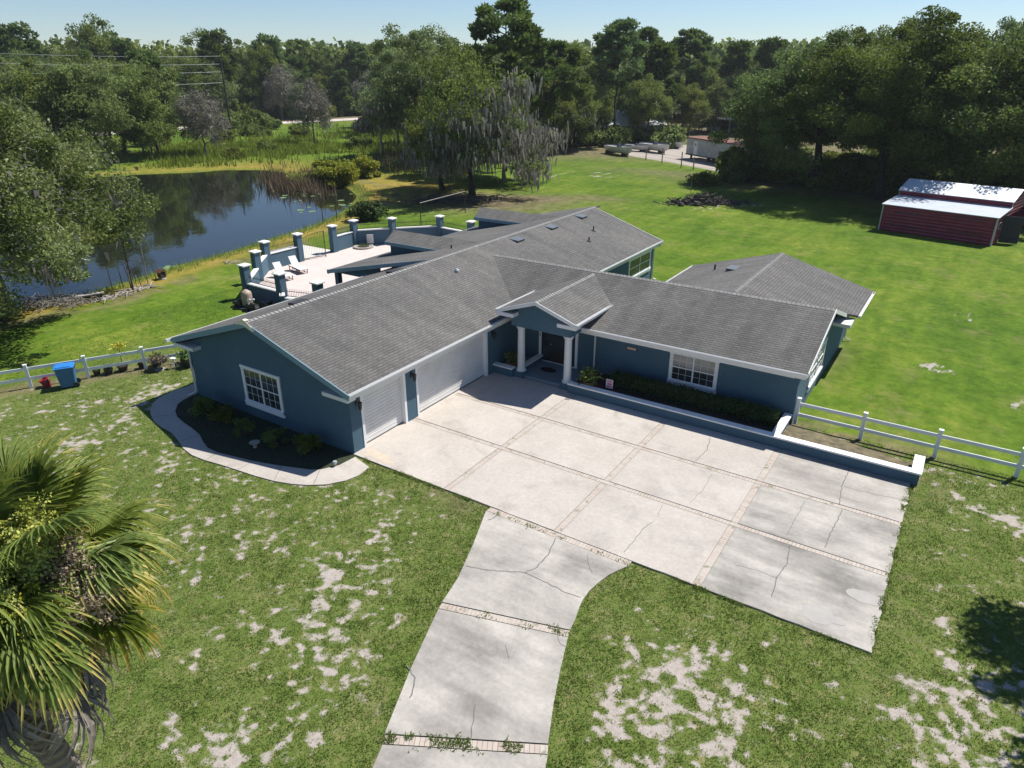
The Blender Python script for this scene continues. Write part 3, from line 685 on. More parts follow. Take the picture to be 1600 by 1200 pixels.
# ridge caps
def ridgecap(name, a, c, drop=.33, wd=.14):
    a = Vector(a); c = Vector(c); L = (c-a).length; d = (c-a)/L; n = int(L/.2); sd = Vector((-d.y, d.x, 0)).normalized(); bb = MB()
    for i in range(n):
        p = a+d*(i*L/n); q_ = a+d*((i+.86)*L/n); lift = .012; up = .028
        bb.add([tuple(p+sd*wd-Vector((0,0,drop*wd-.012))), tuple(p+Vector((0,0,up))), tuple(p-sd*wd-Vector((0,0,drop*wd-.012))),
                tuple(q_+sd*wd-Vector((0,0,drop*wd-.002))), tuple(q_+Vector((0,0,lift))), tuple(q_-sd*wd-Vector((0,0,drop*wd-.002)))],
               [(0,1,4,3),(1,2,5,4),(0,2,1)])
    return bb
part(ridgecap('', (RX,g0,RZ), (RX,g1,RZ)), 'ridge_cap', M['ridgecap'], mr)
part(ridgecap('', (XV-.1,15,ER), (13.93,15,ER)), 'ridge_cap', M['ridgecap'], er)
part(ridgecap('', (9.5,15.3,4.235), (9.5,24.1,4.235), .286), 'ridge_cap', M['ridgecap'], rrf)
part(ridgecap('', (PX,PY,PZ), (PX,14.75,PZ), .34), 'ridge_cap', M['ridgecap'], pr)
# rake boards on the garage gable, cornice returns, soffit
def rake(bb, y, x0, z0, x1, z1, dep, th):
    bb.solid([(x0,y,z0),(x1,y,z1),(x1,y,z1-dep),(x0,y,z0-dep)], (0,th,0))
bb = MB(); rake(bb, g0-.03, .48, EZ-.0, RX, RZ+.0, .24, .035); rake(bb, g0-.03, WX-.48, EZ, RX, RZ, .24, .035)
part(bb, 'rake_board', M['stucco_trim'])
bb = MB(); bb.solid([(RX-.75,g0-.045,RZ-.22),(RX-.28,g0-.045,RZ-.03),(RX-.05,g0-.045,RZ+.10),(RX+.2,g0-.045,RZ-.02),(RX+.62,g0-.045,RZ-.26),(RX+.45,g0-.045,RZ-.33),(RX+.1,g0-.045,RZ-.2),(RX-.1,g0-.045,RZ-.16),(RX-.3,g0-.045,RZ-.17)], (0,.012,0))
bb.box(RX-.12,RX+.10,g0-.04,g0+.14,RZ+.035,RZ+.06)
part(bb, 'torn_ridge_flashing', simple('torn_cream_flashing', (.72,.66,.5,1), .8, .15, 8), label='torn cream flashing at the peak of the garage gable')
part(MB().box(-.95,.38,g0,-.005,2.44,2.6), 'cornice_return', M['white']); part(MB().box(WX-.46,WX+.95,g0,-.005,2.44,2.6), 'cornice_return', M['white'])
bb = MB(); rake(bb, g1-.005, .48, EZ, RX, RZ, .2, .03); rake(bb, g1-.005, WX-.48, EZ, RX, RZ, .2, .03); part(bb, 'rake_board', M['white'])
# soffits
for B_ in ((.002,.38,0,10.7),(.002,.38,19.2,g1-.05),(WX-.46,WX-.002,0,11.8),(.47,13.48,10.72,11.748)): part(MB().box(*B_,2.5,2.53), 'soffit', M['white'])
bb = MB(); bb.solid([(-.9,g0+.02,2.6),(WX+.9,g0+.02,2.6),(RX,g0+.02,RZ-.26)], (0,.02,0)); 
# gutters (box gutters, open top look)
def gutter(a, c, out, name='gutter'):
    a = Vector(a); c = Vector(c); d = (c-a).normalized(); n = Vector(out); bb = MB(); L = (c-a).length
    P = [(0,0),(0,-.13),(.10,-.13),(.125,-.05),(.125,0),(.11,0),(.108,-.045),(.09,-.115),(.015,-.115),(.015,0)]
    vs = [tuple(a+n*u+Vector((0,0,w_))) for u, w_ in P]+[tuple(c+n*u+Vector((0,0,w_))) for u, w_ in P]; k = len(P)
    fs = [(i, (i+1) % k, k+(i+1) % k, k+i) for i in range(k)]
    bb.add(vs, fs)
    bb.add([tuple(a+n*u+Vector((0,0,w_))) for u, w_ in P[:5]], [(0,1,2,3,4)]); bb.add([tuple(c+n*u+Vector((0,0,w_))) for u, w_ in P[:5]], [(4,3,2,1,0)])
    return bb
GZ = EZ-.02
for a, c, o_ in (((.405,g0,GZ+.02),(.405,10.62,GZ+.02),(1,0,0)), ((.405,19.4,GZ+.02),(.405,g1,GZ+.02),(1,0,0)), ((WX-.485,g0-.25,GZ),(WX-.485,11.8,GZ),(-1,0,0)),
                 ((3.95,10.69,GZ),(13.95,10.69,GZ),(0,-1,0)), ((14.41,19.3,2.81),(14.41,24.1,2.81),(1,0,0)), ((4.59,19.4,2.81),(4.59,24.1,2.81),(-1,0,0)),
                 ((PX+2.04,PY-.02,PE-.01),(PX+2.04,12.7,PE-.01),(1,0,0)), ((PX-2.04,PY-.02,PE-.01),(PX-2.04,12.7,PE-.01),(-1,0,0))):
    part(gutter(a, c, o_), 'gutter', M['white'])
# fascia behind gutters
for B_ in ((.382,.40,g0,10.7,2.53,2.74),(.382,.40,19.35,g1,2.53,2.74),(3.9,13.9,10.705,10.725,2.53,2.72),(WX-.478,WX-.46,g0,11.8,2.53,2.72)): part(MB().box(*B_), 'fascia', M['white'])
# right-hand gable of the entry wing : rakes and back cornice
bb = MB()
for (y0, z0, y1, z1) in ((10.7,EZ,15.0,ER),(15.0,ER,19.3,EZ)):
    bb.solid([(13.93,y0,z0+.01),(13.93,y1,z1+.01),(13.93,y1,z1-.17),(13.93,y0,z0-.17)], (.035,0,0))
part(bb, 'rake_board', M['white'])
part(MB().box(13.52,14.3,18.1,19.3,2.5,2.66), 'cornice_return', M['white'])
part(MB().solid([(13.52,11.0,2.72),(13.92,11.0,2.72),(13.92,15.0,4.05),(13.52,15.0,4.05)], (0,0,-.02)), 'soffit', M['white'])
# downspouts
def downspout(x, y, zt, dx, dy, ox=0, oy=0):
    bb = MB(); bb.tube([(x+ox,y+oy,zt),(x+ox*.9,y+oy*.9,zt-.12),(x,y,zt-.3),(x,y,.25),(x+dx*.1,y+dy*.1,.14),(x+dx*.35,y+dy*.35,.08)], .045, 6); return part(bb, 'downspout', M['white'])
downspout(WX-.02, -.06, 2.62, -.5, -1, -.4, .0); downspout(4.3, 11.7, 2.62, .2, -.6, 0, -.85); downspout(.06, 29.0, 2.62, .6, .5, .42, .1); downspout(13.56, 23.6, 2.6, .8, .2, .9, 0)
# garage doors, casings
def garage_door(y0, y1, lab):
    bb = MB(); n = 16; h = 2.26
    bb.box(-.19,-.165,y0,y1,.05,2.3)
    for i in range(n):
        z0 = .06+i*h/n; z1 = .06+(i+1)*h/n-.012
        bb.add([(-.165,y0,z0),(-.165,y1,z0),(-.150,y0,z0+.02),(-.150,y1,z0+.02),(-.150,y0,z1-.01),(-.150,y1,z1-.01),(-.165,y0,z1),(-.165,y1,z1)], [(0,1,3,2),(2,3,5,4),(4,5,7,6)])
    d = part(bb, 'garage_door', M['doorpaint'], label=lab)
    s_ = MB(); s_.box(-.163,-.145,y0,y1,.045,.09); part(s_, 'weather_strip', M['charcoal'], d)
garage_door(.66, 3.0, 'narrow single garage door near the corner'); garage_door(3.86, 8.84, 'wide double garage door')
bb = MB()
for y0, y1 in ((.55,3.1),(3.75,8.95)):
    bb.box(-.2,.022,y0,y0+.12,0,2.32); bb.box(-.2,.022,y1-.12,y1,0,2.32); bb.box(-.2,.02,y0+.12,y1-.12,2.26,2.47)
    bb.box(-.0,.02,y0-.0,y1+.0,2.325,2.46)
part(bb, 'garage_door_casing', M['vinyl'])
# windows
def window(o, ud, nv, w_, h, grid=(3,2), blind=True, lab=None, case=.13, units=2):
    # o: outer bottom-left corner on wall plane, ud: direction along the wall, nv: outward normal
    o = Vector(o); u = Vector(ud); n = Vector(nv); z = Vector((0,0,1))
    def bx(bb, a0, a1, b0, b1, d0, d1):
        P = [o+u*a0+z*b0, o+u*a1+z*b0, o+u*a1+z*b1, o+u*a0+z*b1]
        vs = [tuple(p+n*d0) for p in P]+[tuple(p+n*d1) for p in P]
        bb.add(vs, [(0,3,2,1),(4,5,6,7),(0,1,5,4),(1,2,6,5),(2,3,7,6),(3,0,4,7)])
    bb = MB(); c = case
    bx(bb, 0, c, c*1.1, h-c, 0, .05); bx(bb, w_-c, w_, c*1.1, h-c, 0, .05); bx(bb, -.03, w_+.03, h-c, h, 0, .065); bx(bb, -.03, w_+.03, 0, c*1.1, 0, .075)
    win = part(bb, 'window', M['vinyl'], label=lab)
    s_ = MB(); bx(s_, -.0, w_, c*1.1+.001, c*1.1+.10, .0, .11); part(s_, 'sill', M['vinyl'], win)
    iw = (w_-2*c)/units; z0 = c*1.1+.10; z1 = h-c; zm = (z0+z1)/2
    gl = MB(); bx(gl, c, w_-c, z0, zm, 0, .012); part(gl, 'lower_pane', M['glass'], win)
    gl = MB(); bx(gl, c, w_-c, zm, z1, 0, .014); part(gl, 'upper_pane', M['glass_blind'] if blind else M['glass'], win)
    fr = MB()
    for k in range(units+1):
        a = c+iw*k; bx(fr, a-.03, a+.03, z0, z1, .002, .045)
    bx(fr, c, w_-c, zm-.022, zm+.022, .001, .035); bx(fr, c, w_-c, z1-.03, z1, .001, .034); bx(fr, c, w_-c, z0, z0+.03, .001, .034)
    part(fr, 'sash', M['vinyl'], win)
    mu = MB(); gx_, gy_ = grid
    for k in range(units):
        for i in range(1, gx_): a = c+iw*k+iw*i/gx_; bx(mu, a-.0045, a+.0045, z0, z1, .001, .024)
    for zz0, zz1 in ((z0,zm),(zm,z1)):
        for j in range(1, gy_): b_ = zz0+(zz1-zz0)*j/gy_; bx(mu, c, w_-c, b_-.0045, b_+.0045, .001, .022)
    part(mu, 'muntin', M['vinyl'], win)
window((-6.26,-.001,.5), (1,0,0), (0,-1,0), 2.4, 1.85, blind=False, lab='white-framed double window in the garage gable')
window((8.02,EY0-.001,.58), (1,0,0), (0,-1,0), 2.2, 1.62, lab='white-framed double window beneath the entry wing eave')
window((EX1+.001,14.1,.6), (0,1,0), (1,0,0), 3.0, 1.65, lab='white-framed window in the right end wall')
window((.001,24.9,.85), (0,1,0), (1,0,0), 3.6, 1.5, grid=(1,1), blind=False, lab='wide white-framed window at the far end of the long wing')
# front door with sidelights
DX0, DX1 = 1.35, 3.25; yb = EY0-.001
fd = part(MB().box(DX0-.14,DX0,yb-.06,yb,.2,2.62).box(DX1,DX1+.14,yb-.06,yb,.2,2.62).box(DX0,DX1,yb-.06,yb,2.45,2.62).box(DX0,DX1,yb-.05,yb,.18,.24), 'door_frame', M['vinyl'])
door = part(MB().box(DX0+.5,DX1-.5,yb-.035,yb,.24,2.44), 'front_door', M['wood_dark'], label='dark front door with hanging wreath')
bb = MB(); bb.box(DX0+.62,DX1-.62,yb-.045,yb-.036,.9,2.2); part(bb, 'door_glass', M['glass'], door)
part(MB().lathe([(.035,0),(.04,.03),(.02,.06)], (DX0+.58,yb-.08,1.15)), 'handle', M['galv'], door)
for x0 in (DX0, DX1-.46): part(MB().box(x0,x0+.46,yb-.03,yb,.24,2.44), 'sidelight', M['glass'])
part(MB().box(DX0-.09,DX0-.05,yb-.075,yb-.06,1.5,1.68), 'doorbell', M['dark'])
# porch: beam, gable infill, rakes, columns, plinths, floor
BX0, BX1, BYF, BYB = .98, 4.12, 9.55, 10.05
bb = MB(); bb.solid([(BX0,BYF,2.63),(BX1,BYF,2.63),(BX1,BYF,PZ-.1-(BX1-PX)*.34),(PX,BYF,PZ-.1),(BX0,BYF,PZ-.1-(PX-BX0)*.34)], (0,.5,0))
bb.box(BX1-.5,BX1,BYB,11.74,2.63,3.4); bb.box(BX0,BX0+.4,BYB,11.74,2.63,3.4); part(bb, 'porch_beam', M['stucco'])
part(MB().box(BX0+.4,BX1-.5,BYB,11.74,2.9,2.93), 'porch_ceiling', M['white'])
bb = MB()
for s in (-1, 1): bb.solid([(PX,PY-.03,PZ+.01),(PX+s*2.06,PY-.03,PE-.0),(PX+s*2.06,PY-.03,PE-.17),(PX,PY-.03,PZ-.17)], (0,.03,0))
part(bb, 'rake_board', M['white'])
part(MB().box(PX-2.1,PX-1.15,PY-.04,BYF-.01,PE-.27,PE-.1), 'cornice_return', M['white']); part(MB().box(PX+1.15,PX+2.1,PY-.04,BYF-.01,PE-.27,PE-.1), 'cornice_return', M['white'])
part(MB().box(PX-2.02,BX0-.002,BYF,12.6,PE-.27,PE-.24), 'soffit', M['white']); part(MB().box(BX1+.002,PX+2.02,BYF,12.6,PE-.27,PE-.24), 'soffit', M['white'])
part(MB().box(BX1+.01,BX1+.05,10.5,11.7,2.9,3.35), 'wall', M['stucco'])
for cx in (1.38, 3.9):
    cy = 9.79
    pl_ = part(MB().box(cx-.27,cx+.27,cy-.27,cy+.27,0,.35), 'column_plinth', M['stucco'])
    co = part(MB().lathe([(.25,.35),(.25,.39),(.235,.42),(.20,.45),(.185,.5),(.18,.9),(.175,1.6),(.165,2.42),(.17,2.45),(.20,2.48),(.185,2.5),(.22,2.54),(.24,2.56),(.24,2.63)], (cx,cy,0), 28), 'column', M['white'], smooth=False)
    for p in co.data.polygons: p.use_smooth = len(p.vertices) == 4 and abs(p.normal.z) < .5
part(MB().box(0.0,4.15,9.66,11.75,-.05,.2), 'porch_floor', M['porchfloor'])
part(MB().box(.0,1.1,9.42,9.68,0,.43).box(1.2,1.42,10.1,11.7,0,.43), 'porch_bench_wall', M['stucco'])
part(MB().box(-.0,1.1,9.38,9.71,.432,.5).box(1.16,1.46,10.07,11.72,.432,.5), 'bench_cap', M['cap'])
# wall lamps
def wall_lamp(y, z, tall=.36):
    bb = MB(); bb.box(.0,.03,y-.06,y+.06,z-.12,z+.12); bb.tube([(.03,y,z),(.14,y,z+.06),(.17,y,z+.02)], .014, 6)
    l = part(bb, 'wall_lamp', M['dark'])
    part(MB().lathe([(.02,.05),(.10,.0),(.085,-.03),(.06,-.26),(.05,-.3),(.015,-.33)], (.18,y,z), 6), 'lantern', M['dark'], l)
    part(MB().lathe([(.062,-.05),(.052,-.23)], (.18,y,z), 6), 'lamp_glass', M['glass'], l)
for y in (.36, 3.5, 9.35): wall_lamp(y, 2.12)
# house number plaque
t_ = part(MB().box(5.9,6.42,EY0-.03,EY0-.001,1.76,1.93), 'number_plaque', M['wood_dark'])
part(MB().box(5.94,6.38,EY0-.036,EY0-.031,1.79,1.90), 'plaque_face', simple('tan_plaque', (.55,.42,.33,1), .6, .1, 20), t_)
part(MB().box(-.02,-.0,8.88,8.93,1.5,1.62), 'keypad', M['tan'])
# roof vents and stack pipes
def vent(x, y, sgn=1, name='roof_vent'):
    z = RZ-abs(x-RX)*SL; d = Vector((1,0,-SL)).normalized() if sgn > 0 else Vector((-1,0,-SL)).normalized(); n = Vector((SL*(1 if sgn > 0 else -1),0,1)).normalized()
    p = Vector((x,y,z)); bb = MB(); e = Vector((0,1,0)); hw = .42
    q0 = p-d*.3; q1 = p+d*.3
    A = [q0-e*hw+n*.01, q0+e*hw+n*.01, q1+e*hw*.86+n*.13, q1-e*hw*.86+n*.13, q1-e*hw*.86+n*.02, q1+e*hw*.86+n*.02]
    bb.add([tuple(v) for v in A], [(0,1,2,3),(3,2,5,4),(0,3,4),(1,5,2)])
    part(bb, name, M['galv'] if sgn > 0 else M['charcoal'])
ventm = simple('vent_grey_paint', (.11,.125,.14,1), .5, .1, 4)
M['galv_save'] = M['galv']; M['galv'] = ventm
vent(-4.3,18.2); vent(-4.35,22.3); vent(-4.4,26.4); vent(-5.5,2.8,-1); vent(-5.5,8.9,-1)
M['galv'] = M['galv_save']
def rz(x, y): return RZ-abs(x-RX)*SL
for x, y, r, h in ((-2.03,23.1,.045,.28),(-2.75,25.1,.045,.28)):
    part(MB().lathe([(.14,-.04),(.13,.02),(r,.05),(r,h)], (x,y,rz(x,y)), 12), 'vent_pipe', M['charcoal'])
part(MB().lathe([(.12,-.04),(.12,.04),(.11,.1),(.07,.15),(.02,.17)], (-3.5,11.3,rz(-3.5,11.3)), 16), 'roof_turbine', M['galv'])
part(MB().lathe([(.1,-.05),(.05,.03),(.05,.3)], (-7.2,15.6,3.9), 12), 'vent_pipe', M['charcoal'])
for x, y in ((7.2,19.9),): 
    z = 4.235-abs(x-9.5)*.286
    part(MB().lathe([(.1,-.05),(.05,.03),(.05,.3)], (6.6,21.6,4.235-2.9*.286), 12), 'vent_pipe', M['charcoal'])
    part(MB().add([(8.0,20.6,3.82),(8.0,21.5,3.82),(7.5,21.5,3.84),(7.5,20.6,3.84),(7.5,20.6,3.68),(7.5,21.5,3.68)], [(0,1,2,3),(3,2,5,4),(0,3,4),(1,5,2)]), 'roof_vent', ventm)

# ------------------------------------------------------------------ low retaining wall and bed by the drive
rw = thing('planter_wall', (4.2,9.4,0), 'low blue stucco planter wall with white coping along the drive', 'wall')
part(MB().box(4.18,18.38,9.35,9.6,0,.45).box(13.22,13.46,9.6,11.6,0,.45).box(18.12,18.38,9.6,10.75,0,.45), 'wall', M['stucco'], rw)
part(MB().box(4.16,18.43,9.31,9.64,.452,.52).box(13.18,13.5,9.64,11.7,.452,.52).box(18.08,18.43,9.64,10.8,.452,.52), 'coping', M['cap'], rw, bevel=.01)
tag(MB().box(4.16,13.22,9.6,11.75,0,.26).build('planting_bed', M['mulch']), kind='structure')
tag(MB().box(4.4,13.2,9.61,10.1,.2,.285).build('bed_gravel', M['gravel']), kind='structure')
tag(MB().add([(13.46,9.6,.3),(18.12,9.6,.3),(18.12,10.75,.12),(13.46,11.7,.12)], [(0,1,2,3)]).build('bed_soil', simple('dry_bed', (.12,.10,.055,1), .95, .5, 4, .6, 30)), kind='structure')
# garage-side shade bed
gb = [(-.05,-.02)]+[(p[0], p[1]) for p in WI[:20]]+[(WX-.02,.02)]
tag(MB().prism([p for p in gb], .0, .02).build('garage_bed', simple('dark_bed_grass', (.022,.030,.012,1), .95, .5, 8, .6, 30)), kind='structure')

# patio
tag(MB().prism([(-20.3,10.85),(-16.8,10.75),(-15.9,10.0),(-13.4,10.65),(WX,10.7),(WX,31.0),(-13.5,30.4),(-16.5,30.1),(-20.1,30.5),(-22.9,27.5),(-24.95,25.1),(-24.8,22.6),(-24.75,19.0),(-24.7,15.9),(-22.8,13.6)],-.1,.06).build('patio', simple('pink_patio', (.56,.47,.43,1), .9, .06, 1.2)), kind='structure')
tag(MB().box(-29.5,-25.0,19.4,22.9,-.1,.05).build('patio_path', simple('pale_path', (.60,.55,.50,1), .9, .06, 1.2)), kind='structure')
PW = dict(A=(-20.35,10.85),B=(-16.85,10.75),C=(-13.4,10.65),D=(-22.8,13.6),E=(-24.7,15.9),F=(-24.75,19.0),G=(-24.8,22.6),H=(-24.95,25.1),I=(-22.9,27.55),J=(-20.1,30.5),K=(-16.5,30.1),L=(-13.5,30.4))
pw = thing('patio_wall', (-20,11,0), 'blue stucco patio wall with white-capped pillars and black picket railing', 'wall')
def seg(a, c, h, rail, capw=.32):
    a = Vector((*a, 0)); c = Vector((*c, 0)); L = (c-a).length; d = (c-a)/L; s0 = .27; ln = L-2*s0; o_ = a+d*s0
    p_ = part(MB().obox(o_, d, ln, .24, 0, h), 'wall_panel', M['stucco'], pw)
    part(MB().obox(o_, d, ln, capw, h+.002, h+.07), 'coping', M['cap'], p_)
    if rail:
        bb = MB(); n = int(ln/.115)
        bb.obox(o_, d, ln, .03, h+.16, h+.19); bb.obox(o_, d, ln, .03, h+.46, h+.49)
        for i in range(n): 
            q_ = o_+d*(ln*(i+.5)/n); bb.obox(q_, d, .014, .014, h+.10, h+.64)
        part(bb, 'railing', M['dark'], pw)
N = (-15.9,10.0)
for a, c, h, rl in (('A','B',.95,1),('B','N',.95,1),('N','C',.95,1),('A','D',1.0,0),('D','E',1.2,0),('E','F',1.2,1),('G','H',1.25,1),('H','I',1.3,1),('I','J',1.3,1),('J','K',1.2,1),('K','L',1.2,0)):
    P = dict(PW, N=N); seg(P[a], P[c], h, rl)
for k, (x, y) in PW.items():
    p_ = part(MB().box(x-.235,x+.235,y-.235,y+.235,0,2.12), 'pillar', M['stucco'], pw)
    part(MB().add([(x-.32,y-.32,2.122),(x+.32,y-.32,2.122),(x+.32,y+.32,2.122),(x-.32,y+.32,2.122),(x-.32,y-.32,2.2),(x+.32,y-.32,2.2),(x+.32,y+.32,2.2),(x-.32,y+.32,2.2),(x,y,2.3)],
        [(0,3,2,1),(0,1,5,4),(1,2,6,5),(2,3,7,6),(3,0,4,7),(4,5,8),(5,6,8),(6,7,8),(7,4,8)]), 'cap', M['cap'], p_)
gt = thing('patio_gate', (-24.75,19.2,0), 'open black picket gate between two blue patio pillars', 'gate')
ga = Vector((-24.75,19.3,0)); gc = Vector((-24.1,21.0,0)); gd = (gc-ga).normalized(); GL = (gc-ga).length
fr = MB(); fr.obox(ga, gd, .04, .04, .1, 1.75); fr.obox(ga+gd*GL, gd, .05, .05, .06, 2.15); fr.obox(ga, gd, GL, .03, .15, .19)
fr.tube([tuple(ga+gd*GL*k/6+Vector((0,0,1.75+.35*sin(k/6*pi/2)))) for k in range(7)], .02, 5)
part(fr, 'frame', M['dark'], gt); bk = MB()
for i in range(14): k = (i+.5)/14; bk.obox(ga+gd*GL*k, gd, .014, .014, .15, 1.74+.35*sin(k*pi/2))
part(bk, 'picket', M['dark'], gt)

# sun loungers
def lounger():
    t_ = thing('sun_lounger', (0,0,0), 'x', 'lounger')
    fr = MB()
    for s in (-.3, .3): fr.box(0,1.9,s-.02,s+.02,.28,.33); 
    for x in (.1,.7,1.3,1.8):
        for s in (-.3, .3): fr.box(x-.02,x+.02,s-.02,s+.02,0,.28)
    for s in (-.3, .3): fr.box(.1,1.8,s-.018,s+.018,.05,.08)
    part(fr, 'frame', M['frame_brown'], t_)
    part(MB().box(.65,1.9,-.28,.28,.33,.36), 'seat', M['sling'], t_)
    bk = MB(); bk.solid([(.65,-.28,.34),(.65,.28,.34),(.05,.28,.98),(.05,-.28,.98)], (.02,0,.03)); part(bk, 'backrest', M['sling'], t_)
    return t_
lg = lounger(); lg.location = (-22.9,15.25,.06); lg.rotation_euler = (0,0,radians(-14)); lg['label'] = 'pale sling sun lounger on the patio, nearer the railing'; lg['group'] = 'sun loungers on the patio'
dup(lg, (-23.4,17.1,.06), radians(-16), 1.0, 'pale sling sun lounger on the patio, farther from the railing', 'sun loungers on the patio')
# small round bed with a white box in the patio corner
cb = thing('round_stone_bed', (-23.9,25.0,.06), 'round stone-edged planting bed in the patio corner', 'flower bed')
part(MB().lathe([(.85,0),(.85,.12),(.7,.14),(.65,.1)], (-23.9,25.0,.06), 24), 'stone_edge', M['palewood'], cb)
part(MB().lathe([(.66,.05),(.3,.16)], (-23.9,25.0,.06), 20), 'soil', M['mulch'], cb)
wb = thing('leaning_panel', (-23.6,25.9,.06), 'pale grey panel standing against the patio wall', 'panel')
part(MB().obox((-24.1,25.65), (.6,.55), .55, .06, .25, 1.0), 'panel', simple('panel_grey', (.6,.58,.56,1), .6, .1, 3), wb); part(MB().obox((-24.05,25.7), (.6,.55), .04, .04, .06, .25).obox((-23.75,25.97), (.6,.55), .04, .04, .06, .25), 'foot', M['dark'], wb)

# pool pump and filter
pp = thing('pool_filter', (-18.7,9.5,0), 'tan pool filter tank with black pumps and white pipes', 'pool filter')
part(MB().box(-19.6,-17.3,8.9,10.2,0,.08), 'pad', M['charcoal'], pp)
part(MB().lathe([(.18,.08),(.30,.16),(.33,.3),(.33,.85),(.29,.98),(.18,1.06),(.1,1.12),(.02,1.14)], (-18.75,9.55,0), 20), 'tank', M['tan'], pp, smooth=True)
for x, y in ((-19.3,9.2),(-18.0,9.15)):
    part(MB().tube([(x-.3,y,.25),(x+.3,y,.25)], .14, 10).lathe([(.13,.1),(.14,.5),(.1,.55)], (x+.28,y,0), 10), 'pump', M['dark'], pp)
part(MB().tube([(-18.45,9.4,.3),(-18.3,9.3,.62),(-18.0,9.2,.7),(-17.9,9.1,.72)], .05, 8).tube([(-18.2,9.2,.15),(-18.1,9.15,.6),(-17.7,9.3,.75)], .05, 8), 'pipe', M['vinyl'], pp)
part(MB().box(-17.6,-17.0,9.5,10.1,.08,.55), 'control_box', M['dark'], pp)

# ------------------------------------------------------------------ white rail fences
def fence(name, pts, label, extra=None, h=1.15):
    f = thing(name, (*pts[0], 0), label, 'fence')
    for i, (x, y) in enumerate(pts):
        j = min(i, len(pts)-2); d = Vector((pts[j+1][0]-pts[j][0], pts[j+1][1]-pts[j][1], 0)).normalized()
        p_ = part(MB().obox(Vector((x,y,0))-d*.065, d, .13, .13, 0, h), 'post', M['vinyl'], f)
        part(MB().obox(Vector((x,y,0))-d*.08, d, .16, .16, h, h+.03), 'post_cap', M['vinyl'], p_)
        if i < len(pts)-1:
            L = sqrt((pts[i+1][0]-x)**2+(pts[i+1][1]-y)**2)
            for z0 in (.38, .86): part(MB().obox(Vector((x,y,0))+d*.066, d, L-.132, .042, z0, z0+.14), 'rail', M['vinyl'], f)
    return f
fence('rail_fence', [(13.62,11.95),(16.12,11.98),(18.72,11.98),(21.33,12.0),(23.9,12.0),(26.5,12.0),(29.1,12.0)], 'white two-rail vinyl fence running right from the house corner', h=1.17)
fence('rail_fence', [(-19.5,-8.1),(-18.3,-5.95),(-17.12,-3.8),(-15.98,-1.75),(-14.78,.42),(-13.6,2.6),(-12.4,4.8),(-11.2,7.0)], 'white two-rail vinyl fence left of the garage behind the blue bin', h=1.12)

# ------------------------------------------------------------------ blue wheelie bin, bucket, pots
bn = thing('wheelie_bin', (-15.75,-2.75,0), 'blue wheeled bin standing against the left white fence', 'bin', rz=radians(-32))
def taper(bb, x0, x1, y0, y1, z0, z1, k):
    xm, ym = (x0+x1)/2, (y0+y1)/2
    vs = [(x0,y0,z0),(x1,y0,z0),(x1,y1,z0),(x0,y1,z0)]; vs = [(xm+(x-xm)*k, ym+(y-ym)*k, z0) for x, y, _ in vs]+[(x0,y0,z1),(x1,y0,z1),(x1,y1,z1),(x0,y1,z1)]
    return bb.add(vs, [(0,3,2,1),(4,5,6,7),(0,1,5,4),(1,2,6,5),(2,3,7,6),(3,0,4,7)])
def lpart(bb, name, m, t_, **k):
    # geometry given in the thing's own coordinates
    o = bb.build(name, m, None, **k); o.parent = t_; return o
lpart(taper(MB(), -.33,.33,-.38,.38,.06,1.0,.78), 'body', M['bin'], bn, bevel=.02)
lpart(MB().box(-.37,.37,-.43,.40,1.0,1.05).box(-.30,.30,-.34,.30,1.05,1.09), 'lid', M['binlid'], bn, bevel=.02)
for s in (-.27, .27): lpart(MB().tube([(s-.03,.34,.13),(s+.03,.34,.13)], .13, 14), 'wheel', M['charcoal'], bn)
lpart(MB().tube([(-.28,.44,.98),(.28,.44,.98)], .018, 6), 'handle', M['charcoal'], bn)
bk = thing('bucket', (-16.55,-3.3,0), 'dark red plastic pot tipped beside the white fence left of the bin', 'pot')
o_ = lpart(MB().lathe([(.15,0),(.2,.38),(.22,.38),(.22,.42),(.17,.42),(.13,.05)], (0,0,0), 18), 'pot_body', M['red_pot'], bk); o_.rotation_euler = (.28,-.2,0)
lpart(MB().lathe([(.16,.3),(.02,.33)], (0,0,0), 12), 'soil', M['mulch'], bk)
def leafpatch(name, m, n, r, h, size, seed, parent, origin=(0,0,0), aspect=1.0, up=.0):
    rg = np.random.RandomState(seed); c = rg.normal(size=(n,3))*np.array([r,r,h*.5])*.55+np.array([0,0,h*.5]); c[:,2] = np.abs(c[:,2])
    return leafquads(name, c+np.array(origin), size, m, rg, parent, aspect)
def leafquads(name, c, size, m, rg, parent=None, aspect=1.0, droop=None, shade=None, ret_mesh=False):
    n = len(c); a = rg.normal(size=(n,3)); 
    if droop is not None: a = a*np.array([1,1,.25])*droop[0]+np.array([0,0,droop[1]])
    a /= np.linalg.norm(a, axis=1)[:,None]+1e-9; b_ = rg.normal(size=(n,3)); b_ -= a*(a*b_).sum(1)[:,None]; b_ /= np.linalg.norm(b_, axis=1)[:,None]+1e-9
    s = size*(.6+.8*rg.rand(n))[:,None]; a = a*s*.5*aspect; b_ = b_*s*.5*(.7 if aspect <= 1.5 else .45/aspect*1.6)
    v = np.stack([c-a, c+b_*.9-a*.1, c+a, c-b_*.9-a*.1], 1)
    sh = rg.rand(n) if shade is None else np.clip(shade+rg.normal(size=n)*.18, 0, 1)
    me = np_mesh(name, v, 4, m, {'shade': sh})
    if ret_mesh: return me
    return link_mesh(name, me, parent)
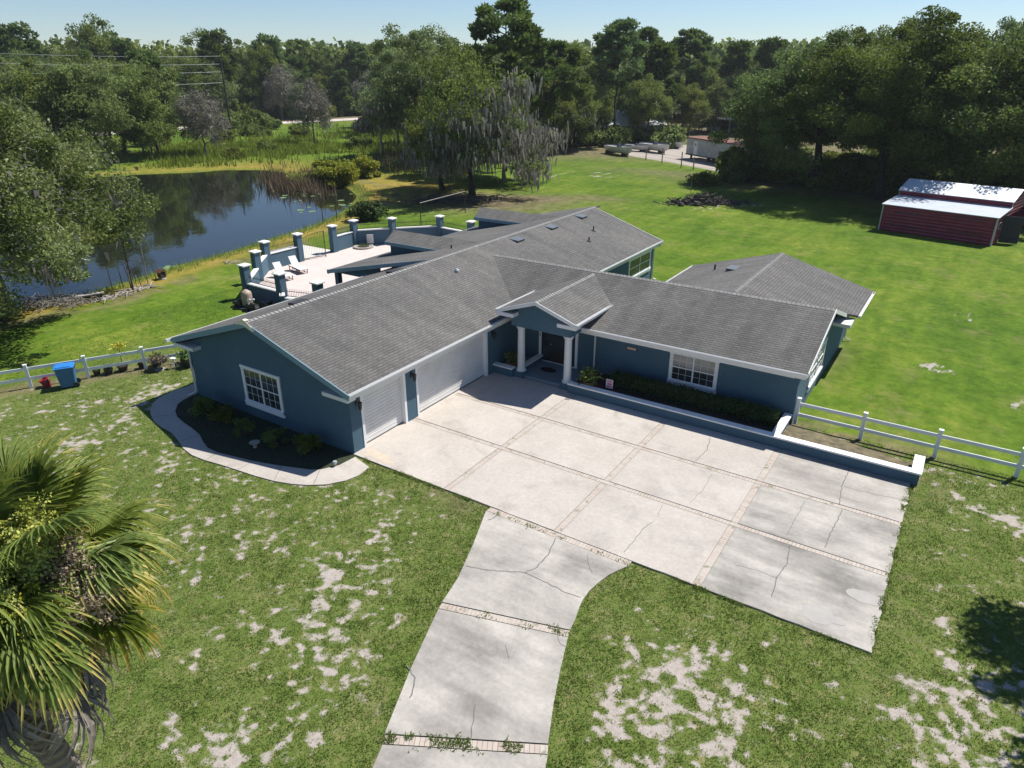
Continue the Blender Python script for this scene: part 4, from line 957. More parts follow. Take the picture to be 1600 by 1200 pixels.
def potted(x, y, h, r, m, label, leafm, size=.12, n=160, lh=.5, name='potted_plant', group=None, seed=1, z=0):
    t_ = thing(name, (x,y,z), label, 'potted plant', group)
    lpart(MB().lathe([(r*.7,0),(r,h*.9),(r*1.08,h*.9),(r*1.08,h),(r*.9,h),(r*.85,h*.8)], (0,0,0), 18), 'pot', m, t_)
    lpart(MB().lathe([(r*.86,h*.8),(.01,h*.86)], (0,0,0), 14), 'soil', M['mulch'], t_)
    if n:
        o_ = leafpatch('foliage', leafm, n, lh*.6, lh, size, seed, None, (0,0,h*.9)); o_.parent = t_
        lpart(MB().tube([(0,0,h*.8),(.02,0,h+lh*.5)], .02, 5), 'stem', M['bark'], t_)
    return t_
PG = 'potted plants along the left white fence'
potted(-15.95,-1.35,.26,.17,M['black_pot'],'empty black pot right of the blue bin, hidden by the fence post',M['leaf_pot'],n=20,lh=.15,group=PG)
potted(-15.62,-.95,.28,.2,M['black_pot'],'black pot with sparse shoots, second from the blue bin',M['leaf_pot'],n=30,lh=.2,group=PG,seed=2)
potted(-15.42,-.35,.28,.24,M['black_pot'],'black pot with bright yellow-green tall plant by the fence',M['leaf_pot'],n=0,group=PG,seed=3)
yp = bpy.data.objects['potted_plant.002']
o_ = lpart(MB().tube([(0,0,.2),(.03,.02,.8),(0,.05,1.25)], .018, 5), 'stem', M['bark'], yp)
o_ = leafpatch('foliage', M['leaf_yellow'], 90, .28, .3, .16, 4, None, (0,.05,1.15), 1.8); o_.parent = yp
potted(-15.0,.35,.26,.16,M['black_pot'],'small black pot just left of the second fence post from the garage',M['leaf_pot'],n=30,lh=.2,group=PG,seed=5)
potted(-14.65,.95,.3,.24,M['black_pot'],'black pot with low green plant right of the fence post',M['leaf_pot'],n=120,lh=.4,group=PG,seed=6)
ot = thing('oval_plant_stand', (-14.1,.75,0), 'dark oval planter full of mixed plants in front of the fence near the garage', 'planter')
lpart(MB().lathe([(.22,.3),(.42,.42),(.42,.48),(.3,.44)], (0,0,0), 18), 'bowl', M['black_pot'], ot)
lpart(MB().tube([(0,0,0),(0,0,.35)], .05, 6).lathe([(.25,0),(.2,.03)], (0,0,0), 12), 'pedestal', M['palewood'], ot)
o_ = leafpatch('foliage', M['dryreed'], 260, .42, .35, .10, 7, None, (0,0,.42)); o_.parent = ot
st = thing('stepladder', (-13.65,1.15,0), 'small white folding step stand beside the oval planter', 'step stool')
lpart(MB().tube([(-.15,0,0),(0,.1,.5)], .015, 5).tube([(.15,0,0),(.04,.1,.5)], .015, 5).tube([(0,.3,0),(.02,.1,.5)], .015, 5), 'leg', M['vinyl'], st); lpart(MB().box(-.14,.16,.0,.2,.5,.53), 'top', M['vinyl'], st)
potted(-13.2,1.75,.42,.33,M['black_pot'],'large black pot with green plant beside the garage corner',M['leaf_pot'],n=200,lh=.45,group=PG,seed=8,size=.14)
potted(-13.75,2.0,.3,.25,M['black_pot'],'black pot with bushy green plant behind the step stand',M['leaf_pot'],n=220,lh=.5,group=PG,seed=9,size=.14)
# porch pots and bits
potted(.62,10.15,.3,.24,M['terracotta'],'round terracotta pot with dark plant in the porch corner behind the bench wall',M['leaf_oak'],n=260,lh=.5,seed=11,size=.12,z=.2,name='terracotta_pot')
potted(4.95,9.95,.32,.27,M['terracotta'],'terracotta pot with bushy plant right of the porch column',M['leaf_oak'],n=500,lh=.65,seed=12,size=.12,z=.26,name='terracotta_pot')
dm = tag(MB().lathe([(.42,.0),(.42,.02)], (0,0,0), 24).build('doormat', M['mat']), 'dark oval doormat in front of the front door', 'doormat'); dm.location = (2.3,10.8,.202); dm.scale = (1,.62,1)
yg = thing('yard_sign', (5.95,10.0,.26), 'small pink and white garden flag sign in the planting bed', 'sign')
lpart(MB().box(-.17,.17,-.012,.012,.2,.62), 'panel', simple('sign_white', (.72,.62,.62,1), .5, .05, 4), yg)
lpart(MB().box(-.13,.13,-.016,-.0125,.5,.57).box(-.1,.12,-.016,-.0125,.36,.45).box(-.12,-.02,-.016,-.0125,.24,.33).box(.0,.12,-.016,-.0125,.25,.32), 'pink_pattern', simple('sign_pink', (.6,.12,.2,1), .5, .3, 20), yg)
lpart(MB().tube([(-.19,0,-.1),(-.19,0,.68),(.19,0,.68)], .008, 5), 'stake', M['dark'], yg)
rf = thing('red_flowers', (5.45,9.85,.28), 'small clump of dark red flowers beside the garden flag', 'flowers')
o_ = leafpatch('petals', M['flower_red'], 90, .16, .22, .06, 13, None); o_.parent = rf
gsl = thing('solar_light', (.05,-1.05,0), 'small black garden spotlight at the tip of the shaded bed', 'garden light')
lpart(MB().tube([(0,0,0),(0,0,.12)], .012, 5), 'spike', M['dark'], gsl); lpart(MB().lathe([(.05,.1),(.09,.2),(.07,.24)], (0,0,0), 10), 'head', M['galv'], gsl)
bw = thing('bird_bath', (-3.65,-1.75,0), 'small pale bowl standing among the shrubs of the shaded garage bed', 'bowl')
lpart(MB().lathe([(.1,0),(.07,.05),(.06,.12),(.2,.22),(.21,.24),(.15,.22)], (0,0,0), 16), 'bowl', M['palewood'], bw)
# hose reel / reel guide on walkway
# ------------------------------------------------------------------ vegetation generators
def limbs(rg, bb, H, tr, nodes_from, targets, wob=.15, rmin=.02, lean=(0,0), n=5):
    """trunk + branches reaching every target; returns nothing, fills bb"""
    pts = [Vector((lean[0]*(k/6)**1.5, lean[1]*(k/6)**1.5, H*k/6))+Vector((rg.normal()*tr*.35, rg.normal()*tr*.35, 0))*(k > 0) for k in range(7)]
    bb.tube(pts, [tr*(1.35 if k == 0 else 1-.72*k/6) for k in range(7)], 8)
    nodes = [(p, tr*(1-.72*k/6)) for k, p in enumerate(pts) if p.z >= nodes_from*H]
    for tg in sorted(targets, key=lambda t_: (Vector(t_)-pts[3]).length):
        tg = Vector(tg); best = min(nodes, key=lambda nd_: (nd_[0]-tg).length+max(0, nd_[0].z-tg.z)*.8-nd_[1]*2)
        p0, r0 = best; L = (tg-p0).length
        if L < .05: continue
        r1 = max(rmin, min(r0*.62, .028*L+rmin)); k_ = max(2, int(L/1.2)); prev = p0; path = [p0]; rs = [r1]
        for i in range(1, k_+1):
            f = i/k_; q_ = p0.lerp(tg, f)+Vector((rg.normal(), rg.normal(), rg.normal()*.6))*wob*L*.12*(f < 1)+Vector((0,0,.12*L*sin(pi*f)))
            path.append(q_); rs.append(r1*(1-.75*f)+rmin*.4); nodes.append((q_, rs[-1]))
        bb.tube(path, rs, n, cap=False)
def crown_points(rg, n, rx, rz, zc, lump=.35, low=-.6, shell=.55):
    out = []; ph = rg.rand(6)*6.28
    while len(out) < n:
        d = rg.normal(size=3); d /= np.linalg.norm(d)
        if d[2] < low: continue
        az = atan2(d[1], d[0]); k = 1+lump*(.5*sin(3*az+ph[0])+.35*sin(5*az+ph[1]+2*d[2])+.4*sin(4*d[2]+ph[2]))*.6+rg.normal()*.07
        r = (shell+(1-shell)*rg.rand())*k if rg.rand() < .8 else rg.rand()*.6
        out.append((d[0]*rx*r, d[1]*rx*r, zc+d[2]*rz*r))
    return np.array(out)
def clump_leaves(rg, cen, per, cr, flat=.7):
    n = len(cen)*per; o = rg.normal(size=(n,3)); o /= np.linalg.norm(o, axis=1)[:,None]; o *= (rg.rand(n)**.45)[:,None]
    sz = np.repeat(cr*(.6+.8*rg.rand(len(cen))), per)[:,None]
    return np.repeat(cen, per, axis=0)+o*sz*np.array([1,1,flat])
def tree_base(name, label, cat='tree', group=None): return thing(name, (0,0,0), label, cat, group)
def add_mesh_part(name, me, t_, loc=None):
    o = bpy.data.objects.new(name, me); C.objects.link(o); o.parent = t_
    if name == 'moss': o['kind'] = 'stuff'
    return o
def moss_quads(rg, cen, per, ln, spread, m, wd=.12):
    n = len(cen)*per; p = np.repeat(cen, per, axis=0)+rg.normal(size=(n,3))*np.array([spread,spread,spread*.5])
    L = ln*(.35+.9*rg.rand(n)); a = rg.rand(n)*6.28; hx = np.stack([np.cos(a), np.sin(a), np.zeros(n)], 1)*(wd*(.5+rg.rand(n)))[:,None]*.5
    dn = np.stack([rg.normal(size=n)*.14, rg.normal(size=n)*.14, -np.ones(n)], 1)*L[:,None]; dn = dn*(.4+.8*rg.rand(n))[:,None]
    v = np.stack([p-hx, p+hx, p+dn*.55+hx*.8, p+dn*.55-hx*.8, p+dn*.55-hx*.8, p+dn*.55+hx*.8, p+dn+hx*.08, p+dn-hx*.08], 1)
    return np_mesh('moss', v, 4, m, {'shade': np.repeat(rg.rand(n), 2)})
def broad(seed, H, rx, rz, zc, ncl, per, cr, ls, m, bark='bark', tr=.3, moss=0, mosslen=2, lump=.35, low=-.6, lean=(0,0), twig=0, name='oak_tree', label='x', shell=.55, flat=.7, nf=.25):
    rg = np.random.RandomState(seed); t_ = tree_base(name, label)
    cen = crown_points(rg, ncl, rx, rz, zc, lump, low, shell)
    cen[:,0] += lean[0]; cen[:,1] += lean[1]
    bb = MB(); limbs(rg, bb, H*.62, tr, nf, [tuple(c) for c in cen[:min(ncl, 70)]], lean=lean)
    o = bb.build('trunk', M[bark]); o.parent = t_
    for p in o.data.polygons: p.use_smooth = True
    c = clump_leaves(rg, cen, per, cr, flat)
    # clump-wise tone so neighbouring clumps differ
    tone = np.repeat(rg.rand(ncl), per)*.55+.15
    me = leafquads('crown', c, ls, M[m], rg, shade=tone, ret_mesh=True); add_mesh_part('crown', me, t_)
    if twig:
        k = rg.randint(0, ncl, twig); p = cen[k]+rg.normal(size=(twig,3))*cr*.5; 
        d = rg.normal(size=(twig,3))*np.array([1,1,.5]); d /= np.linalg.norm(d, axis=1)[:,None]; L = (.3+rg.rand(twig)*.7)[:,None]*cr*.55
        s_ = np.cross(d, rg.normal(size=(twig,3))); s_ /= np.linalg.norm(s_, axis=1)[:,None]; s_ *= .016
        v = np.stack([p-s_, p+s_, p+d*L+s_*.3, p+d*L-s_*.3], 1); add_mesh_part('bare_twigs', np_mesh('bare_twigs', v, 4, M['twig'], {'shade': rg.rand(twig)}), t_)
    if moss:
        lowk = np.argsort(cen[:,2]-.6*cen[:,0])[:max(8, int(ncl*.55))]; k = lowk[rg.randint(0, len(lowk), moss)]; add_mesh_part('moss', moss_quads(rg, cen[k]-np.array([0,0,cr*.15]), 44, mosslen*.36, cr*.85, M['moss'], .24), t_)
    return t_
def pine(seed, H, rx, clear, ncl, per, ls, cr, label='x', low_sparse=.3):
    rg = np.random.RandomState(seed); t_ = tree_base('pine_tree', label)
    cen = []
    for i in range(ncl):
        f = rg.rand()**.8; z = H*(clear+(1-clear)*f)
        prof = (.30+.70*sin(pi*(f*.82+.12)))*(.35+.75*rg.rand()**.6)
        a = rg.rand()*6.28; cen.append((rx*prof*cos(a), rx*prof*sin(a), z+prof*.06*H*.5-(.03*H*prof)))
    cen.append((0,0,H*.99)); cen = np.array(cen)
    bb = MB(); pts = [Vector((rg.normal()*.10*k/4, rg.normal()*.10*k/4, H*.97*k/8)) for k in range(9)]
    bb.tube(pts, [.24*(1-.85*k/8)+.02 for k in range(9)], 8)
    for c in cen[:-1]:
        z0 = c[2]-np.hypot(c[0], c[1])*.35; z0 = max(H*.3, z0); k = int(z0/(H*.97)*8); p0 = pts[min(k, 8)].lerp(pts[min(k+1, 8)], .5); p0 = Vector((p0.x, p0.y, z0))
        mid = p0.lerp(Vector(c), .5)+Vector((0,0,-.15)); bb.tube([p0, mid, Vector(c)], [.07,.045,.02], 4, cap=False)
    o = bb.build('trunk', M['barkdark']); o.parent = t_
    c = clump_leaves(rg, cen, per, cr, .62); rel = c-np.repeat(cen, per, axis=0); rel /= np.linalg.norm(rel, axis=1)[:,None]+1e-9
    # needle tufts: elongated quads pointing outwards
    n = len(c); a = rel+np.array([0,0,.35]); a /= np.linalg.norm(a, axis=1)[:,None]; b_ = np.cross(a, rg.normal(size=(n,3))); b_ /= np.linalg.norm(b_, axis=1)[:,None]
    s = ls*(.6+.8*rg.rand(n))[:,None]
    v = np.stack([c-a*s*.3, c+b_*s*.30, c+a*s*.7, c-b_*s*.30], 1)
    me = np_mesh('crown', v, 4, M['leaf_pine'], {'shade': np.clip(np.repeat(rg.rand(len(cen)), per)*.5+rg.rand(n)*.4, 0, 1)}); add_mesh_part('crown', me, t_)
    return t_
def snag(seed, H, rx, nb, label, ivy=0, name='bare_tree', leaf='leaf_wood', mosslen=1.6):
    rg = np.random.RandomState(seed); t_ = tree_base(name, label)
    tg = crown_points(rg, nb, rx, H*.42, H*.58, .3, -.8, .5)
    bb = MB(); limbs(rg, bb, H*.6, .22, .15, [tuple(c) for c in tg], rmin=.03, wob=.5)
    o = bb.build('trunk', M['barkgrey']); o.parent = t_
    n = nb*110; p = np.repeat(tg, 110, axis=0)+rg.normal(size=(n,3))*rx*.13; d = rg.normal(size=(n,3))+np.array([0,0,-.35]); d /= np.linalg.norm(d, axis=1)[:,None]
    L = (.5+rg.rand(n))[:,None]*rx*.18; s_ = np.cross(d, rg.normal(size=(n,3))); s_ /= np.linalg.norm(s_, axis=1)[:,None]; s_ *= .045
    v = np.stack([p-s_, p+s_, p+d*L+s_*.3, p+d*L-s_*.3], 1); add_mesh_part('bare_twigs', np_mesh('bare_twigs', v, 4, M['twig'], {'shade': rg.rand(n)}), t_)
    add_mesh_part('moss', moss_quads(rg, tg, 7, mosslen, rx*.12, M['moss'], .12), t_)
    if ivy:
        c = clump_leaves(rg, tg[:ivy], 120, rx*.26); add_mesh_part('foliage', leafquads('foliage', c, .34, M[leaf], rg, ret_mesh=True, shade=np.full(len(c), .4)), t_)
    return t_
def shrub(seed, r, h, n, ls, m, label, name='shrub', nst=14):
    rg = np.random.RandomState(seed); t_ = thing(name, (0,0,0), label, 'shrub')
    cen = crown_points(rg, 26, r*.8, h*.5, h*.5, .4, -.7, .5); per = n//26
    c = clump_leaves(rg, cen, per, r*.32, .8); c[:,2] = np.abs(c[:,2]); tone = np.repeat(rg.rand(26), per)*.5+.2
    bb = MB()
    for i in range(nst): bb.tube([(rg.normal()*.05,rg.normal()*.05,0), tuple(cen[i]*np.array([.5,.5,.6])), tuple(cen[i])], [.03,.02,.008], 4, cap=False)
    o = bb.build('stem', M['bark']); o.parent = t_
    add_mesh_part('foliage', leafquads('foliage', c, ls, M[m], rg, ret_mesh=True, shade=tone), t_)
    return t_
used = set()
def put(proto, loc, rz, sc=1.0, label=None, group=None, name=None):
    if proto.name not in used and proto.get('fresh', 1):
        used.add(proto.name); proto.location = loc; proto.rotation_euler = (0,0,rz); proto.scale = (sc,)*3 if not hasattr(sc, '__len__') else sc
        if label: proto['label'] = label
        if group: proto['group'] = group
        return proto
    return dup(proto, loc, rz, sc, label, group)
def ground_drop(o, dz=-.05): o.location.z += dz

# ---- live oaks behind the barn, casting the big shade
oA = broad(11, 17, 10.0, 7.8, 10.0, 200, 640, 1.6, .25, 'leaf_shade', 'barkdark', .55, low=-.75, name='live_oak', label='x', nf=.12)
oB = broad(12, 20, 9.5, 9.6, 11.0, 210, 640, 1.6, .25, 'leaf_shade', 'barkdark', .5, low=-.8, name='live_oak', label='x', nf=.12)
p = gp(1285,290); put(oA, (p[0]-.5, p[1]-3, -.05), .4, (1.15,1.15,1.0), 'dark spreading live oak left of the barn with forked low trunk', 'dark live oaks behind the red barn')
put(oB, (8.5, 75, -.05), 1.2, (1.08,1.08,.94), 'tallest dark live oak, directly above the left end of the red barn roof', 'dark live oaks behind the red barn')
dup(oA, (17.5, 76, -.05), 2.6, (1.08,1.08,1.05), 'dark live oak with hanging limbs behind the middle of the red barn', 'dark live oaks behind the red barn')
dup(oB, (28.5, 78, -.05), 4.0, (1.05,1.05,.92), 'dark live oak at the right edge of the photo behind the red barn', 'dark live oaks behind the red barn')
p = gp(1230,262); dup(oA, (p[0], p[1]+4, -.05), 5.0, (.7,.7,.8), 'smaller live oak overhanging the end of the old trailer', 'dark live oaks behind the red barn')
p = gp(1330,300); dup(oA, (p[0]+1, p[1]+14, -.05), 3.4, (.9,.9,1.12))['label'] = 'live oak crown showing lighter above the others, second row behind the barn'
p = gp(1540,262); dup(oB, (p[0]-2, p[1]+12, -.05), .7, (.9,.9,1.02))['label'] = 'live oak of the second row behind the right half of the barn'
p = gp(1700,300); dup(oA, (p[0]-2, p[1]-2, -.05), .7, (.9,.9,.95))['label'] = 'live oak just beyond the right frame edge beside the barn'

# ---- centre group
oM = broad(21, 15, 6.8, 6.8, 7.8, 100, 260, 1.4, .27, 'leaf_oak', 'barkdark', .42, moss=95, mosslen=3.6, low=-.7, name='mossy_oak', label='x', nf=.2)
p = gp(738,309); put(oM, (p[0], p[1], -.05), .3, (.95,.95,1.08), 'oak by the house heavily draped in grey Spanish moss')
oM['group'] = 'mossy oaks by the pond'
p = gp(685,300); dup(oM, (p[0]-1, p[1]+2, -.05), 2.2, (.7,.7,.72), 'smaller light oak left of the moss-draped oak', 'mossy oaks by the pond')
oMM = broad(22, 12, 6.0, 4.6, 5.8, 80, 150, 1.3, .27, 'leaf_oak', 'barkgrey', .3, moss=110, mosslen=3.8, low=-.5, name='mossy_oak', label='x', nf=.2, twig=900)
p = gp(775,288); put(oMM, (p[0], p[1]+2, -.05), 1.0, (1,1,1), 'low grey tree almost all hanging moss right of the mossy oak', 'mossy oaks by the pond')
oL = broad(23, 19, 7.2, 8.0, 11.5, 110, 340, 1.45, .29, 'leaf_lite', 'barkgrey', .38, moss=16, mosslen=2.6, low=-.7, name='tall_oak', label='x', nf=.25, twig=700)
p = gp(650,262); put(oL, (p[0]-2, p[1]+3, -.05), .5, (1.0,1.0,1.02), 'tall pale green oak left of the big pine with open feathery top')
p = gp(610,250); dup(oL, (p[0], p[1]+4, -.05), 3.5, (.75,.75,.86))['label'] = 'second pale oak behind the pond bush, left of the tall pale one'
oMo = broad(25, 12, 4.2, 4.6, 7.2, 50, 90, 1.1, .30, 'leaf_wood', 'barkgrey', .26, moss=60, mosslen=3.0, low=-.6, name='mossy_oak', label='x', nf=.2, twig=900)
p = gp(598,243); put(oMo, (p[0], p[1], -.05), .9, 1.0, 'thin twisted mossy tree beside the pond bush', 'mossy oaks by the pond')
pA = pine(31, 21.8, 5.8, .42, 66, 240, .55, 1.15); pB = pine(32, 21.2, 4.8, .5, 50, 240, .55, 1.15); pC = pine(33, 19.6, 3.4, .35, 44, 200, .52, 1.0)
p = gp(795,268); put(pA, (p[0]-.5, p[1], -.05), 0, 1.0, 'tallest pine above the mossy oak with layered flat crown')
p = gp(958,228); put(pB, (p[0], p[1], -.05), 1, 1.02, 'tall pine with bushy top left of the boats, bare lower trunk', 'tall pines behind the boats')
p = gp(1066,208); dup(pB, (p[0], p[1], -.05), 3, (1.08,1.08,1.02), 'tall pine with bushy top left of the trailer', 'tall pines behind the boats')
p = gp(1000,215); put(pC, (p[0], p[1], -.05), 2, 1.08, 'slim pine between the two bushy-topped pines', 'tall pines behind the boats')
p = gp(835,250); dup(pA, (p[0], p[1]+6, -.05), 4, (.85,.85,.8))['label'] = 'shorter pine right behind the tallest pine'
p = gp(228,228); dup(pC, (p[0], p[1]+4, -.05), 1, (1.25,1.25,.85))['label'] = 'dark pine standing alone across the pond left of the road gap'
oC = broad(24, 13, 5.6, 5.6, 7.2, 100, 280, 1.3, .28, 'leaf_wood', 'bark', .3, moss=10, mosslen=1.5, low=-.8, name='oak_tree', label='x', nf=.2)
lst = [(885,236,0,1.0,'rounded oak behind the lawn right of the big pine'),(905,228,3,.95,'oak with hanging limbs left of the boats'),(1010,224,2,.85,'grey-green oak behind the beached boats'),
       (1040,214,4,.9,'oak behind the boats, right of the grey-green one'),(1075,216,1,.8,'leafy tree just left of the old trailer'),(855,240,2,.9,'oak at the edge of the lawn behind the mossy tree'),
       (930,222,5,.75,'low oak in front of the white building, leftmost of three'),(985,219,2,.72,'low oak in front of the middle of the white building'),(962,212,4,.8,'oak close against the front of the white building'),(868,222,1,.8,'oak in front of the grey-blue outbuilding'),(1150,205,3,1.0,'oak behind the trailer roof'),(1192,279,2,.62,'low oak standing before the right half of the trailer'),(1185,200,1,1.1,'broad oak far behind the trailer'),(1105,190,2,1.0,'oak behind the carport'),
       (700,236,3,1.05,'oak hidden behind the mossy oak'),(760,240,1,1.0,'oak behind the low mossy tree'),(196,236,0,.8,'rounded dark tree on the far bank left of the road gap'),(176,232,2,1.0,'leafy tree on the far pond bank'),(1235,215,4,1.0,'oak at the sand lot behind the live oaks')]
for i, (u, v, r_, s_, lb) in enumerate(lst):
    p = gp(u, v); put(oC, (p[0], p[1], -.05), r_, (s_, s_, s_*(.95+.1*(i % 3))), lb, 'oaks behind the lawn and pond')
# grey bare trees on the far bank
s1 = snag(41, 10.5, 4.6, 60, 'x', 6); s2 = snag(42, 11, 4.4, 60, 'x', 10)
p = gp(322,243); put(s1, (p[0], p[1], -.1), 0, .95, 'grey bare tree on the far bank, left of the parked car', 'bare grey trees across the pond')
p = gp(492,224); put(s2, (p[0], p[1], -.1), 0, 1.0, 'rounded grey bare tree in front of the road', 'bare grey trees across the pond')
p = gp(150,222); dup(s1, (p[0], p[1], -.1), 2, 1.2, 'grey bare tree among the dark trees at far left', 'bare grey trees across the pond')
p = gp(590,205); dup(s2, (p[0], p[1], -.1), 2, 1.1, 'grey bare tree at the right end of the visible road', 'bare grey trees across the pond')
p = gp(380,192); dup(s2, (p[0], p[1]+14, -.1), 4, 1.25, 'grey bare tree beyond the road by the utility pole', 'bare grey trees across the pond')

# ---- foreground oak over the pond bank at left
oN = broad(51, 12, 8.3, 6.2, 6.6, 250, 520, 1.25, .2, 'leaf_near', 'barkgrey', .36, moss=26, mosslen=1.3, low=-.75, name='pond_oak', label='x', nf=.15, twig=6000, lean=(-.5,.4), flat=.75, lump=.55)
put(oN, (-31.3, 1.2, -.1), .6, (1.0,1.0,1.0), 'large grey-green oak leaning over the near pond bank at left')
def hang(x, y, z, n, L, seed):
    rg = np.random.RandomState(seed); me = moss_quads(rg, np.array([[x,y,z]]), n, L, .10, M['moss'], .05); return me
o = link_mesh('moss_strand', hang(0,0,0, 36, 2.2, 3)); p = gp(72,420,4.6); o.location = p; attach(o, oN)
o = link_mesh('hanging_branch_leaves', leafquads('hb', clump_leaves(np.random.RandomState(8), np.array([[0,0,0],[.7,.2,.3],[-.8,.1,.4],[.3,.5,-.9],[1.6,.3,.6]]), 260, .8), .16, M['leaf_near'], np.random.RandomState(8), ret_mesh=True)); o.location = gp(95,405,4.8); attach(o, oN)
sh = shrub(61, 1.3, 1.3, 2600, .14, 'leaf_near', 'x'); p = gp(8,505); put(sh, (p[0]-.3, p[1], 0), 0, 1.0, 'dense green shrub at the pond edge under the left oak')
# second oak outside the left frame edge that shades the lawn corner
dup(oN, (-31, -9, -.1), 2.5, (.9,.9,.9))['label'] = 'oak further left along the pond bank, mostly outside the frame'
# tree standing outside the right frame edge: its shade falls on the front lawn
oS = broad(55, 9, 2.0, 1.9, 7.0, 50, 300, .6, .16, 'leaf_oak', 'bark', .2, low=-.7, name='young_oak', label='young oak outside the right edge whose shade falls on the front lawn', nf=.3)
oS.location = (24.0, 6.6, 0); oS.rotation_euler = (0,0,1.0)
dup(oS, (24.6, 2.2, 0), 2.0, .9)['label'] = 'second young oak outside the right edge beyond the shaded front lawn'
dup(oS, (-13.3, .6, -60), 0, 1) if False else None

# ---- woods
wA = broad(71, 15, 5.4, 7.4, 8.4, 90, 200, 1.5, .38, 'leaf_wood', 'bark', .26, low=-.9, name='woodland_tree', label='x', shell=.5)
wB = broad(72, 17, 4.8, 8.4, 9.4, 90, 200, 1.5, .38, 'leaf_oak', 'bark', .26, low=-.9, name='woodland_tree', label='x', shell=.5)
wC = broad(73, 13, 5.6, 6.4, 7.0, 90, 200, 1.5, .38, 'leaf_lite', 'barkgrey', .26, low=-.9, name='woodland_tree', label='x', shell=.5, moss=6)
wP = pine(74, 19, 3.6, .3, 50, 150, .65, 1.2); wQ = pine(75, 17, 3.2, .2, 50, 150, .65, 1.15)
wood = {'wA': wA, 'wB': wB, 'wC': wC, 'wP': wP, 'wQ': wQ}
rw_ = random.Random(77)
WG = {'w': ('leafy tree in the dense woods behind the pond, road and lawn', 'broadleaf trees of the background woods'), 'p': ('pine among the dense woods behind the pond, road and lawn', 'pines of the background woods')}
def roaddist(x, y):
    d = 1e9
    for i in range(len(near)-1):
        a = Vector(near[i][:2]); c = Vector(near[i+1][:2]); e = c-a; tt = max(0, min(1, (Vector((x, y))-a).dot(e)/e.length_squared)); q_ = Vector((x, y))-a-e*tt
        side = e.x*q_.y-e.y*q_.x; d = min(d, q_.length) if True else d
    return d
def side_of_road(x, y):
    a = Vector(near[0][:2]); c = Vector(near[-1][:2]); e = c-a; return e.x*(y-a.y)-e.y*(x-a.x)   # >0 : far (left) side
spots = []
def try_spot(x, y, mind):
    for (a, b_, m_) in spots:
        if (a-x)**2+(b_-y)**2 < ((mind+m_)/2)**2: return False
    spots.append((x, y, mind)); return True
nw = 0
def wood_put(x, y, hs, kinds, u=0):
    global nw
    k = rw_.choice(kinds); s_ = hs*rw_.uniform(.85,1.15)
    lb, gr = WG['p' if k in ('wP','wQ') else 'w']
    q_ = Vector((x-CAM[0], y-CAM[1])); ang = atan2(q_.dot(Vector((_rt[0], _rt[1]))), q_.dot(Vector((-sin(YAW), cos(YAW))))); uu_ = 800+FPX*math.tan(ang)*1.09
    reg = 'far left of the utility pole' if uu_ < 300 else 'beyond the road between pole and grey trees' if uu_ < 470 else 'at the right end of the road' if uu_ < 620 else 'behind the mossy oak and tallest pine' if uu_ < 860 else 'behind the boats and bushy pines' if uu_ < 1110 else 'behind the trailer and live oaks'
    lb = {'wA': 'rounded green tree', 'wB': 'taller dense green tree', 'wC': 'pale green spreading tree', 'wP': 'tall pine', 'wQ': 'shorter full pine'}[k]+' of the woods '+reg
    put(wood[k], (x, y, -.1), rw_.uniform(0, 6.28), (s_*rw_.uniform(.9,1.1), s_, s_*rw_.uniform(.9,1.1)), lb, gr); nw += 1
allk = ['wA','wA','wB','wB','wC','wC','wC','wQ','wP']
# beyond the road
for u in range(-120, 640, 13):
    for k in range(3):
        dd = [9.5, 19, 31][k]+rw_.uniform(-2, 3)
        # point on the far side of the road along this bearing
        lo, hi = 100, 420
        for dist in np.arange(110, 420, 2.0):
            x, y, _ = bear(u+rw_.uniform(-5, 5), dist)
            if side_of_road(x, y) > 0 and roaddist(x, y) > 8.5+dd:
                if try_spot(x, y, 5.2): wood_put(x, y, 1.02+.1*k, allk if k else ['wA','wB','wC','wC','wQ','wP'])
                break
# left bank woods between pond and road
for i in range(46):
    u = rw_.uniform(-150, 245); dist = rw_.uniform(118, 148); x, y, _ = bear(u, dist)
    if polydist(np.array([x]), np.array([y]), POND)[0] > -4 or side_of_road(x, y) > 0 or roaddist(x, y) < 6: continue
    if try_spot(x, y, 5.5): wood_put(x, y, .86, ['wA','wB','wC','wA','wC','wQ'])
# centre and right: behind the lawn
for i in range(190):
    u = rw_.uniform(600, 1700); dist = rw_.uniform(140, 290); x, y, _ = bear(u, dist)
    if dist < 175 and 1090 < u: dist += 40; x, y, _ = bear(u, dist)
    if side_of_road(x, y) > 0 and roaddist(x, y) < 14 or roaddist(x, y) < 6: continue
    if polydist(np.array([x]), np.array([y]), LOT)[0] > -2: continue
    if 935 < u < 1020 and dist < 175: continue
    if try_spot(x, y, 6.5): wood_put(x, y, 1.0, allk)
print('woodland trees', nw)
